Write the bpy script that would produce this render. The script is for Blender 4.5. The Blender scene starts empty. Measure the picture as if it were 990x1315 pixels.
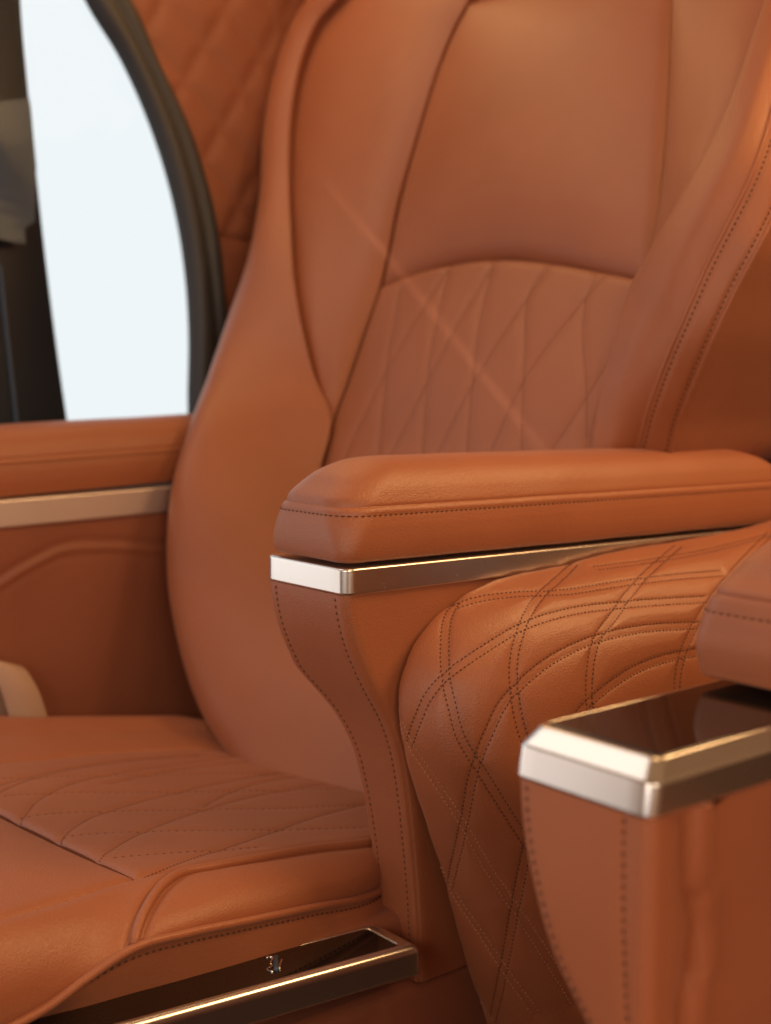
import math
import numpy as np

def _cr(P, t, tq):
    """cubic Hermite through P at knots t, evaluated at tq"""
    P = np.asarray(P, float); n = len(P)
    if n == 2:
        w = ((tq - t[0]) / (t[1] - t[0]))[:, None]
        return P[0] * (1 - w) + P[1] * w
    d = np.diff(t)[:, None]; s = np.diff(P, axis=0) / d
    m = np.zeros_like(P)
    m[1:-1] = (s[:-1] * d[1:] + s[1:] * d[:-1]) / (d[1:] + d[:-1])
    m[0] = 1.5 * s[0] - .5 * m[1]; m[-1] = 1.5 * s[-1] - .5 * m[-2]
    k = np.clip(np.searchsorted(t, tq, side='right') - 1, 0, n - 2)
    h = (t[k + 1] - t[k]); u = ((tq - t[k]) / h)[:, None]; h = h[:, None]
    return ((2*u**3 - 3*u**2 + 1) * P[k] + (u**3 - 2*u**2 + u) * h * m[k]
            + (-2*u**3 + 3*u**2) * P[k + 1] + (u**3 - u**2) * h * m[k + 1])

def _knots(P):
    P = np.asarray(P, float)
    d = np.linalg.norm(np.diff(P, axis=0), axis=1) + 1e-7
    return np.concatenate([[0], np.cumsum(d)])

def spline(P, n):
    """n points equally spaced along a smooth curve through P"""
    P = np.asarray(P, float); t = _knots(P)
    f = _cr(P, t, np.linspace(0, t[-1], max(400, 4 * n)))
    a = _knots(f)
    q = np.linspace(0, a[-1], n)
    return np.stack([np.interp(q, a, f[:, i]) for i in range(3)], 1)

def loft(curves, n, m, ts=None):
    """m x n grid of points: smooth along every curve, then smooth across them"""
    R = np.stack([spline(c, n) for c in curves])          # K,n,3
    K = len(R)
    if ts is None:
        g = np.linalg.norm(np.diff(R, axis=0), axis=2).mean(1) + 1e-6
        ts = np.concatenate([[0], np.cumsum(g)]); ts = ts / ts[-1]
    ts = np.asarray(ts, float)
    q = np.linspace(ts[0], ts[-1], m)
    F = _cr(R.reshape(K, -1), ts, q)
    return F.reshape(m, n, 3)

def grid_normals(P):
    du = np.gradient(P, axis=1); dv = np.gradient(P, axis=0)
    N = np.cross(du, dv)
    L = np.linalg.norm(N, axis=2, keepdims=True)
    return N / np.maximum(L, 1e-12)
DATA = {
'back_outer_left': [[(-0.4413,0.5272,1.3869),(-0.48,0.5033,1.329),(-0.5238,0.485,1.2767),(-0.5368,0.4562,1.1887),(-0.5217,0.4259,1.0964),(-0.4813,0.3942,1.0092),(-0.4408,0.3455,0.9122),(-0.41,0.2831,0.8083),(-0.3465,0.2002,0.7098),(-0.2838,0.1283,0.6309),(-0.2618,0.0949,0.5754),(-0.2503,0.0785,0.5147),(-0.2371,0.0706,0.4544),(-0.207,0.063,0.3971),(-0.1669,0.0563,0.3432),(-0.1302,0.054,0.3051),(-0.0816,0.0549,0.2705),(-0.0062,0.0502,0.2312)],[(-0.4493,0.4472,1.3869),(-0.488,0.4233,1.329),(-0.5318,0.405,1.2767),(-0.5448,0.3762,1.1887),(-0.5297,0.3459,1.0964),(-0.4893,0.3142,1.0092),(-0.4488,0.2655,0.9122),(-0.418,0.2031,0.8083),(-0.3545,0.1202,0.7098),(-0.2918,0.0483,0.6309),(-0.2698,0.0149,0.5754),(-0.2583,-0.0015,0.5147),(-0.2451,-0.0094,0.4544),(-0.215,-0.017,0.3971),(-0.1749,-0.0237,0.3432),(-0.1382,-0.026,0.3051),(-0.0896,-0.0251,0.2705),(-0.0142,-0.0298,0.2312)],[(-0.4413,0.3972,1.3869),(-0.48,0.3733,1.329),(-0.5238,0.355,1.2767),(-0.5368,0.3262,1.1887),(-0.5217,0.2959,1.0964),(-0.4813,0.2642,1.0092),(-0.4408,0.2155,0.9122),(-0.41,0.1531,0.8083),(-0.3465,0.0702,0.7098),(-0.2838,-0.0017,0.6309),(-0.2618,-0.0351,0.5754),(-0.2503,-0.0515,0.5147),(-0.2371,-0.0594,0.4544),(-0.207,-0.067,0.3971),(-0.1669,-0.0737,0.3432),(-0.1302,-0.076,0.3051),(-0.0816,-0.0751,0.2705),(-0.0062,-0.0798,0.2312)],[(-0.3715,0.3825,1.3668),(-0.4172,0.3598,1.315),(-0.4656,0.3453,1.2778),(-0.4881,0.326,1.2166),(-0.4835,0.3024,1.1402),(-0.453,0.2727,1.0486),(-0.402,0.2362,0.9456),(-0.3426,0.2009,0.8585),(-0.2879,0.1769,0.7767),(-0.2416,0.1649,0.6989),(-0.2061,0.1602,0.6473),(-0.192,0.1294,0.5875),(-0.1567,0.0903,0.5128),(-0.0957,0.0497,0.4354),(-0.0156,0.015,0.3672),(0.0636,-0.0062,0.3187),(0.1359,-0.0232,0.2737),(0.1969,-0.0396,0.2308)]],
'back_bolster_left': [[(-0.3715,0.3825,1.3668),(-0.4172,0.3598,1.315),(-0.4656,0.3453,1.2778),(-0.4881,0.326,1.2166),(-0.4835,0.3024,1.1402),(-0.453,0.2727,1.0486),(-0.402,0.2362,0.9456),(-0.3426,0.2009,0.8585),(-0.2879,0.1769,0.7767),(-0.2416,0.1649,0.6989),(-0.2061,0.1602,0.6473)],[(-0.1388,0.3993,1.3132),(-0.173,0.3835,1.2518),(-0.1945,0.3731,1.2134),(-0.2094,0.3595,1.165),(-0.2179,0.3432,1.1092),(-0.2247,0.3225,1.0416),(-0.2276,0.2986,0.9678),(-0.2204,0.2753,0.8992),(-0.2162,0.2561,0.845),(-0.2167,0.2266,0.776),(-0.2105,0.1911,0.7045),(-0.2061,0.1602,0.6473)]],
'back_shell': [[(-0.4413,0.5272,1.3869),(-0.48,0.5033,1.329),(-0.5238,0.485,1.2767),(-0.5368,0.4562,1.1887),(-0.5217,0.4259,1.0964),(-0.4813,0.3942,1.0092),(-0.4408,0.3455,0.9122),(-0.41,0.2831,0.8083),(-0.3465,0.2002,0.7098),(-0.2838,0.1283,0.6309),(-0.2618,0.0949,0.5754),(-0.2503,0.0785,0.5147),(-0.2371,0.0706,0.4544),(-0.207,0.063,0.3971),(-0.1669,0.0563,0.3432),(-0.1302,0.054,0.3051),(-0.0816,0.0549,0.2705),(-0.0062,0.0502,0.2312)],[(0.4388,0.7036,1.1104),(0.4415,0.6678,1.0332),(0.4444,0.6354,0.9582),(0.4391,0.6098,0.8978),(0.4289,0.5879,0.8502),(0.4081,0.5769,0.8036),(0.3897,0.5696,0.7601),(0.3644,0.5708,0.7115),(0.3424,0.5742,0.6695),(0.321,0.5815,0.626),(0.236,0.575,0.6),(0.228,0.49,0.52),(0.218,0.39,0.4),(0.178,0.35,0.27)]],
'upper_panel': {'B':[(-0.173,0.3835,1.2518),(-0.1945,0.3731,1.2134),(-0.2094,0.3595,1.165),(-0.2179,0.3432,1.1092),(-0.2247,0.3225,1.0416),(-0.2276,0.2986,0.9678),(-0.2204,0.2753,0.8992),(-0.2162,0.2561,0.845)],'D':[(0.206,0.3734,1.2145),(0.2162,0.3594,1.1645),(0.2295,0.342,1.1052),(0.2463,0.3181,1.0277),(0.2631,0.2903,0.943),(0.2718,0.2666,0.8745),(0.2742,0.249,0.8254)],'C':[(-0.2162,0.2561,0.845),(-0.1375,0.2664,0.8626),(-0.057,0.2731,0.8702),(0.016,0.2748,0.8693),(0.1044,0.2698,0.8581),(0.1942,0.2598,0.8414),(0.2742,0.249,0.8254)]},
'quilt_panel': {'B':[(-0.2162,0.2561,0.845),(-0.2167,0.2266,0.776),(-0.2105,0.1911,0.7045),(-0.2061,0.1602,0.6473),(-0.192,0.1294,0.5875),(-0.1567,0.0903,0.5128),(-0.0957,0.0497,0.4354),(-0.0156,0.015,0.3672),(0.0636,-0.0062,0.3187),(0.1359,-0.0232,0.2737),(0.1969,-0.0396,0.2308)],'D':[(0.2742,0.249,0.8254),(0.2725,0.2309,0.7768),(0.2669,0.2074,0.7156),(0.261,0.1867,0.6633),(0.2572,0.1736,0.6312),(0.187,0.1294,0.5875),(0.1517,0.0903,0.5128),(0.13,0.0497,0.4354),(0.13,0.015,0.3672),(0.13,-0.0062,0.3187),(0.13,-0.0232,0.2737),(0.13,-0.0396,0.2308)],'C':[(-0.2162,0.2561,0.845),(-0.1375,0.2664,0.8626),(-0.057,0.2731,0.8702),(0.016,0.2748,0.8693),(0.1044,0.2698,0.8581),(0.1942,0.2598,0.8414),(0.2742,0.249,0.8254)]},
'right_inner': [[(0.1962,0.387,1.265),(0.206,0.3734,1.2145),(0.2162,0.3594,1.1645),(0.2295,0.342,1.1052),(0.2463,0.3181,1.0277),(0.2631,0.2903,0.943),(0.2718,0.2666,0.8745),(0.2742,0.249,0.8254)],[(0.3754,0.3523,1.2106),(0.375,0.3349,1.1663),(0.3772,0.317,1.1218),(0.3767,0.3025,1.087),(0.3766,0.2777,1.0265),(0.365,0.2604,0.9733),(0.3476,0.2426,0.9204),(0.3207,0.236,0.8726),(0.2923,0.2427,0.8412),(0.2742,0.249,0.8254)]],
'right_bolster': [[(0.3754,0.3523,1.2106),(0.375,0.3349,1.1663),(0.3772,0.317,1.1218),(0.3767,0.3025,1.087),(0.3766,0.2777,1.0265),(0.365,0.2604,0.9733),(0.3476,0.2426,0.9204),(0.3207,0.236,0.8726),(0.2923,0.2427,0.8412),(0.2742,0.249,0.8254),(0.2725,0.2309,0.7768),(0.2669,0.2074,0.7156),(0.261,0.1867,0.6633),(0.2572,0.1736,0.6312),(0.187,0.1294,0.5875),(0.1517,0.0903,0.5128),(0.13,0.0497,0.4354),(0.13,0.015,0.3672),(0.13,-0.0062,0.3187),(0.13,-0.0232,0.2737),(0.13,-0.0396,0.2308)],[(0.4196,0.319,1.1288),(0.4277,0.2825,1.0578),(0.4315,0.2535,0.9826),(0.428,0.2281,0.9218),(0.4138,0.2118,0.8749),(0.3973,0.1993,0.8319),(0.3811,0.1888,0.7843),(0.3603,0.1834,0.7361),(0.336,0.1843,0.6822),(0.3082,0.1932,0.6302),(0.243,0.185,0.6),(0.235,0.1,0.52),(0.222,0,0.4),(0.18,-0.04,0.27)]],
'right_band': [[(0.4196,0.319,1.1288),(0.4277,0.2825,1.0578),(0.4315,0.2535,0.9826),(0.428,0.2281,0.9218),(0.4138,0.2118,0.8749),(0.3973,0.1993,0.8319),(0.3811,0.1888,0.7843),(0.3603,0.1834,0.7361),(0.336,0.1843,0.6822),(0.3082,0.1932,0.6302),(0.243,0.185,0.6),(0.235,0.1,0.52),(0.222,0,0.4),(0.18,-0.04,0.27)],[(0.4508,0.3436,1.1104),(0.4535,0.3078,1.0332),(0.4564,0.2754,0.9582),(0.4511,0.2498,0.8978),(0.4409,0.2279,0.8502),(0.4201,0.2169,0.8036),(0.4017,0.2096,0.7601),(0.3764,0.2108,0.7115),(0.3544,0.2142,0.6695),(0.333,0.2215,0.626),(0.248,0.215,0.6),(0.24,0.13,0.52),(0.23,0.03,0.4),(0.19,-0.01,0.27)]],
'right_side': [[(0.4508,0.3436,1.1104),(0.4535,0.3078,1.0332),(0.4564,0.2754,0.9582),(0.4511,0.2498,0.8978),(0.4409,0.2279,0.8502),(0.4201,0.2169,0.8036),(0.4017,0.2096,0.7601),(0.3764,0.2108,0.7115),(0.3544,0.2142,0.6695),(0.333,0.2215,0.626),(0.248,0.215,0.6),(0.24,0.13,0.52),(0.23,0.03,0.4),(0.19,-0.01,0.27)],[(0.4388,0.7036,1.1104),(0.4415,0.6678,1.0332),(0.4444,0.6354,0.9582),(0.4391,0.6098,0.8978),(0.4289,0.5879,0.8502),(0.4081,0.5769,0.8036),(0.3897,0.5696,0.7601),(0.3644,0.5708,0.7115),(0.3424,0.5742,0.6695),(0.321,0.5815,0.626),(0.236,0.575,0.6),(0.228,0.49,0.52),(0.218,0.39,0.4),(0.178,0.35,0.27)]],
'quilt_lines': [[(-0.1682,0.2568,0.8425),(-0.1654,0.2515,0.8296),(-0.1624,0.2461,0.8167),(-0.1593,0.2407,0.8039),(-0.1559,0.2351,0.7913),(-0.1521,0.2295,0.7788),(-0.148,0.2238,0.7664),(-0.1435,0.218,0.7542),(-0.1386,0.2122,0.7421),(-0.1334,0.2064,0.7302),(-0.128,0.2006,0.7184),(-0.1225,0.1948,0.7066),(-0.1167,0.189,0.695),(-0.1108,0.1832,0.6834),(-0.1049,0.1774,0.6718),(-0.099,0.1717,0.6602),(-0.0933,0.166,0.6484),(-0.0877,0.1604,0.6366),(-0.082,0.1547,0.6248),(-0.0761,0.1486,0.6134),(-0.07,0.1424,0.6022),(-0.0635,0.1359,0.5913),(-0.0569,0.1292,0.5806),(-0.0501,0.1225,0.57)],[(-0.0812,0.2696,0.8644),(-0.0787,0.2635,0.8499),(-0.076,0.2573,0.8354),(-0.0732,0.2511,0.821),(-0.0701,0.2449,0.8066),(-0.0667,0.2385,0.7924),(-0.063,0.2321,0.7782),(-0.0588,0.2256,0.7642),(-0.0543,0.2191,0.7504),(-0.0493,0.2126,0.7367),(-0.044,0.2061,0.7231),(-0.0383,0.1996,0.7097),(-0.0323,0.1932,0.6963),(-0.0261,0.1867,0.6831),(-0.0199,0.1804,0.6698),(-0.0138,0.1741,0.6565),(-0.0078,0.1679,0.643),(-0.0018,0.1615,0.6297),(0.0047,0.1545,0.6169),(0.0118,0.1469,0.6047),(0.0195,0.1389,0.5933),(0.0275,0.1307,0.5822),(0.0354,0.1225,0.571),(0.0426,0.1147,0.5591)],[(0.0002,0.2732,0.8663),(0.0031,0.267,0.852),(0.006,0.2607,0.8378),(0.009,0.2545,0.8235),(0.0123,0.2483,0.8093),(0.0158,0.242,0.7952),(0.0197,0.2357,0.7812),(0.024,0.2293,0.7674),(0.0286,0.223,0.7536),(0.0335,0.2166,0.74),(0.0387,0.2103,0.7264),(0.044,0.204,0.7129),(0.0495,0.1977,0.6995),(0.0551,0.1914,0.686),(0.0606,0.1851,0.6726),(0.066,0.179,0.6591),(0.0712,0.1729,0.6454),(0.0767,0.1665,0.6319),(0.0828,0.1594,0.6192),(0.09,0.1514,0.6077),(0.0983,0.1426,0.5974),(0.1068,0.1335,0.5876),(0.115,0.1247,0.5773),(0.1218,0.1171,0.5653)],[(0.1015,0.2686,0.8553),(0.0956,0.2638,0.8441),(0.0911,0.2588,0.8324),(0.0893,0.2535,0.8201),(0.0905,0.2481,0.8077),(0.0941,0.2428,0.7957),(0.0988,0.2376,0.7841),(0.1042,0.2326,0.7727),(0.1099,0.2276,0.7615),(0.1154,0.2225,0.7502),(0.1205,0.2173,0.7387),(0.125,0.2121,0.727),(0.1296,0.2069,0.7154),(0.1343,0.2017,0.7037),(0.1391,0.1966,0.6922),(0.144,0.1914,0.6806),(0.1488,0.1863,0.669),(0.1535,0.1813,0.6573),(0.158,0.1764,0.6455),(0.1627,0.1713,0.6338),(0.1682,0.1653,0.6229),(0.1746,0.1583,0.6133),(0.1823,0.1502,0.6056),(0.1905,0.1416,0.5992)],[(0.1928,0.2587,0.8387),(0.1911,0.2552,0.8299),(0.1898,0.2516,0.821),(0.1892,0.248,0.812),(0.1897,0.2443,0.8031),(0.1912,0.2406,0.7942),(0.1935,0.237,0.7856),(0.1965,0.2334,0.7771),(0.1999,0.2299,0.7687),(0.2036,0.2264,0.7605),(0.2075,0.2229,0.7524),(0.2116,0.2195,0.7443),(0.2158,0.2162,0.7362),(0.22,0.2128,0.7281),(0.2241,0.2094,0.72),(0.228,0.206,0.7119),(0.2317,0.2026,0.7036),(0.235,0.1992,0.6952),(0.2381,0.1957,0.6866),(0.2411,0.1923,0.6781),(0.244,0.1888,0.6696),(0.2469,0.1854,0.661),(0.2497,0.1821,0.6523),(0.2525,0.1788,0.6436)],[(0.2087,0.2572,0.8367),(0.1999,0.2529,0.8251),(0.1913,0.2485,0.8134),(0.1829,0.2439,0.8017),(0.1748,0.2391,0.7897),(0.1671,0.2342,0.7776),(0.1598,0.229,0.7653),(0.1527,0.2237,0.753),(0.1459,0.2183,0.7405),(0.1398,0.2126,0.7278),(0.1345,0.2067,0.7148),(0.1303,0.2007,0.7016),(0.1272,0.1944,0.6881),(0.1249,0.1881,0.6744),(0.123,0.1818,0.6607),(0.1211,0.1757,0.647),(0.1193,0.1692,0.6333),(0.1188,0.1615,0.6202),(0.1202,0.1525,0.6081),(0.1236,0.1423,0.5974),(0.1271,0.132,0.5868),(0.1289,0.1227,0.575),(0.1284,0.115,0.5619),(0.127,0.108,0.5485)],[(0.1075,0.2679,0.8539),(0.1013,0.2622,0.8405),(0.0951,0.2564,0.827),(0.089,0.2506,0.8134),(0.083,0.2446,0.7999),(0.0773,0.2386,0.7863),(0.0718,0.2324,0.7726),(0.0665,0.2261,0.759),(0.0613,0.2197,0.7454),(0.0564,0.2132,0.7317),(0.0518,0.2066,0.7179),(0.0479,0.1998,0.704),(0.0445,0.1929,0.69),(0.0417,0.186,0.676),(0.039,0.1791,0.6618),(0.0363,0.1723,0.6476),(0.0338,0.1653,0.6336),(0.0323,0.1575,0.6197),(0.032,0.1488,0.6064),(0.0329,0.1393,0.5936),(0.0342,0.1297,0.581),(0.0348,0.1205,0.568),(0.034,0.1121,0.5544),(0.0322,0.1045,0.5406)],[(0.0032,0.2731,0.8661),(-0.0014,0.2667,0.8516),(-0.0059,0.2602,0.8371),(-0.0104,0.2537,0.8226),(-0.0146,0.2471,0.808),(-0.0186,0.2404,0.7935),(-0.0223,0.2336,0.7789),(-0.0257,0.2266,0.7643),(-0.0288,0.2195,0.7497),(-0.0316,0.2124,0.7351),(-0.0343,0.2051,0.7205),(-0.0368,0.1978,0.7059),(-0.0392,0.1904,0.6913),(-0.0416,0.1829,0.6768),(-0.0444,0.1755,0.6623),(-0.0474,0.1682,0.6478),(-0.0501,0.1608,0.6333),(-0.0518,0.1529,0.6188),(-0.052,0.1446,0.6046),(-0.0509,0.1358,0.5906),(-0.0491,0.1269,0.5768),(-0.047,0.1181,0.563),(-0.0452,0.1096,0.549),(-0.0438,0.1016,0.5346)],[(0.2605,0.223,0.7551),(0.2579,0.2205,0.7485),(0.2553,0.2179,0.7419),(0.2528,0.2153,0.7353),(0.2502,0.2127,0.7286),(0.2477,0.2101,0.722),(0.2451,0.2075,0.7155),(0.2425,0.2048,0.7089),(0.2399,0.2022,0.7023),(0.2372,0.1995,0.6958),(0.2345,0.1968,0.6893),(0.2317,0.1941,0.6828),(0.2288,0.1914,0.6764),(0.2259,0.1886,0.67),(0.2229,0.1859,0.6636),(0.2199,0.1833,0.6572),(0.2168,0.1806,0.6508),(0.2138,0.1779,0.6445),(0.211,0.1751,0.6381),(0.2084,0.172,0.6317),(0.2064,0.1684,0.6254),(0.2051,0.1642,0.6193),(0.2049,0.1592,0.6136),(0.2055,0.1537,0.6085)],[(-0.0833,0.2687,0.8624),(-0.0885,0.2628,0.8493),(-0.0937,0.257,0.8361),(-0.0988,0.251,0.8229),(-0.1037,0.2451,0.8097),(-0.1084,0.239,0.7965),(-0.1128,0.2327,0.7832),(-0.1169,0.2263,0.7699),(-0.1206,0.2198,0.7565),(-0.1241,0.2132,0.7432),(-0.1274,0.2064,0.7298),(-0.1304,0.1996,0.7165),(-0.1332,0.1926,0.7031),(-0.1354,0.1855,0.6897),(-0.1373,0.1784,0.6763),(-0.1389,0.1712,0.6629),(-0.1404,0.1641,0.6494),(-0.1418,0.1571,0.6358),(-0.1429,0.1501,0.6223),(-0.1435,0.1429,0.6088),(-0.1437,0.1355,0.5953),(-0.1435,0.128,0.582),(-0.1431,0.1206,0.5686),(-0.1426,0.1131,0.5552)],[(-0.0692,0.1161,0.5596),(-0.0669,0.1112,0.5515),(-0.0647,0.1064,0.5432),(-0.0627,0.1018,0.5348),(-0.0608,0.0972,0.5263),(-0.0589,0.0927,0.5178),(-0.057,0.0882,0.5093),(-0.0551,0.0838,0.5008),(-0.0531,0.0794,0.4922),(-0.051,0.075,0.4837),(-0.0488,0.0706,0.4752),(-0.0465,0.0662,0.4667),(-0.0441,0.0618,0.4583),(-0.0415,0.0574,0.4499),(-0.0387,0.053,0.4416),(-0.0358,0.0487,0.4333),(-0.0328,0.0444,0.425),(-0.0297,0.0401,0.4168),(-0.0264,0.0358,0.4086),(-0.0231,0.0316,0.4003),(-0.0198,0.0274,0.3921),(-0.0164,0.0233,0.3839),(-0.013,0.0192,0.3757),(-0.0096,0.0151,0.3674)],[(-0.1055,0.0925,0.5173),(-0.1048,0.0904,0.5134),(-0.1041,0.0883,0.5094),(-0.1033,0.0862,0.5054),(-0.1026,0.0842,0.5014),(-0.1019,0.0821,0.4974),(-0.1011,0.08,0.4934),(-0.1003,0.0779,0.4894),(-0.0996,0.0758,0.4855),(-0.0988,0.0737,0.4815),(-0.098,0.0716,0.4775),(-0.0972,0.0696,0.4735),(-0.0963,0.0675,0.4695),(-0.0954,0.0654,0.4656),(-0.0945,0.0634,0.4616),(-0.0936,0.0613,0.4576),(-0.0926,0.0592,0.4537),(-0.0916,0.0572,0.4497),(-0.0906,0.0551,0.4458),(-0.0896,0.0531,0.4419),(-0.0885,0.051,0.4379),(-0.0873,0.049,0.434),(-0.0861,0.0469,0.4301),(-0.0849,0.0449,0.4262)],[(0.0359,0.0942,0.5207),(0.0355,0.0896,0.5117),(0.0351,0.0851,0.5028),(0.0348,0.0805,0.4938),(0.0346,0.0759,0.4849),(0.0347,0.0713,0.476),(0.0349,0.0666,0.4671),(0.0353,0.062,0.4583),(0.0359,0.0573,0.4494),(0.0367,0.0526,0.4406),(0.0378,0.048,0.4317),(0.0391,0.0434,0.4229),(0.0408,0.0389,0.4141),(0.0427,0.0344,0.4053),(0.0448,0.03,0.3965),(0.0471,0.0256,0.3878),(0.0496,0.0213,0.3791),(0.0523,0.0171,0.3704),(0.0551,0.0129,0.3617),(0.058,0.0089,0.353),(0.0609,0.0049,0.3443),(0.0639,0.001,0.3355),(0.0668,-0.0028,0.3267),(0.0698,-0.0065,0.3178)]],
'side_seam': [[(0.3462,0.403,0.6653),(0.3434,0.3982,0.6583),(0.3409,0.3933,0.6514),(0.3382,0.3885,0.6445),(0.3351,0.3842,0.6374),(0.3308,0.3814,0.6303),(0.325,0.382,0.6238),(0.3186,0.3861,0.6194),(0.3126,0.392,0.6167),(0.3067,0.3983,0.6145),(0.3012,0.405,0.6131),(0.2959,0.4121,0.6123),(0.2908,0.4193,0.6117),(0.2857,0.4265,0.6112),(0.2805,0.4336,0.6105),(0.2752,0.4406,0.6095),(0.27,0.4478,0.6089),(0.2651,0.4551,0.6086),(0.26,0.4624,0.6082),(0.2547,0.4694,0.6073),(0.249,0.4758,0.6054),(0.2428,0.4812,0.6021),(0.2365,0.4852,0.5975),(0.2311,0.4849,0.5906)]],
'cush': {'L1':[(-0.31,-0.3455,0.3),(-0.2653,-0.304,0.2954),(-0.2185,-0.2232,0.2865),(-0.1628,-0.1451,0.278),(-0.0873,-0.0898,0.2719),(-0.0326,-0.0801,0.2708)],'L2':[(-0.1023,-0.4234,0.2946),(-0.105,-0.3703,0.2887),(-0.1168,-0.2722,0.2779),(-0.1084,-0.1754,0.2673),(-0.0842,-0.1031,0.2593),(-0.048,-0.0702,0.2557)],'R':[(0.3472,-0.6076,0.3168),(0.3311,-0.5492,0.3104),(0.3132,-0.4843,0.3033),(0.2883,-0.4125,0.2954),(0.2854,-0.3696,0.2907),(0.2876,-0.3388,0.2873),(0.2809,-0.2776,0.2805),(0.279,-0.2235,0.2746),(0.2826,-0.153,0.2668)],'Fs':[(-0.0466,-0.4601,0.3006),(0.0775,-0.4451,0.299),(0.1598,-0.4349,0.2978),(0.231,-0.4236,0.2966),(0.2883,-0.4125,0.2954)],'S':[(0.37,-0.6187,0.2346),(0.37,-0.5674,0.2427),(0.368,-0.5291,0.2491),(0.366,-0.4976,0.26),(0.364,-0.4554,0.2717),(0.36,-0.4058,0.2684),(0.352,-0.3433,0.2589),(0.34,-0.2676,0.2462),(0.32,-0.1827,0.2297)],'T':[(0.355,-0.6138,0.2234),(0.354,-0.5613,0.2285),(0.353,-0.5227,0.2349),(0.352,-0.4916,0.2301),(0.351,-0.4496,0.2253),(0.35,-0.4008,0.2215),(0.347,-0.3406,0.2171),(0.342,-0.2693,0.2112),(0.335,-0.1946,0.2053)]},
'cush_pipe': [[(0.3618,-0.4542,0.2731),(0.3523,-0.446,0.2795),(0.3431,-0.4367,0.2847),(0.3338,-0.4266,0.2881),(0.3245,-0.4163,0.2904),(0.3157,-0.4054,0.2919),(0.3078,-0.3938,0.2925),(0.3004,-0.3818,0.2919),(0.2953,-0.3688,0.2907),(0.2934,-0.3549,0.2891),(0.2934,-0.3409,0.2876),(0.2918,-0.327,0.2861),(0.2906,-0.313,0.2845),(0.2895,-0.2991,0.2829),(0.2886,-0.2851,0.2813),(0.2877,-0.2711,0.2797),(0.2869,-0.2571,0.2781),(0.2863,-0.2431,0.2765),(0.286,-0.2291,0.2749),(0.2864,-0.2151,0.2733),(0.2876,-0.2012,0.2717),(0.289,-0.1872,0.2702),(0.2899,-0.1733,0.2686),(0.2898,-0.1593,0.2667)]],
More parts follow.
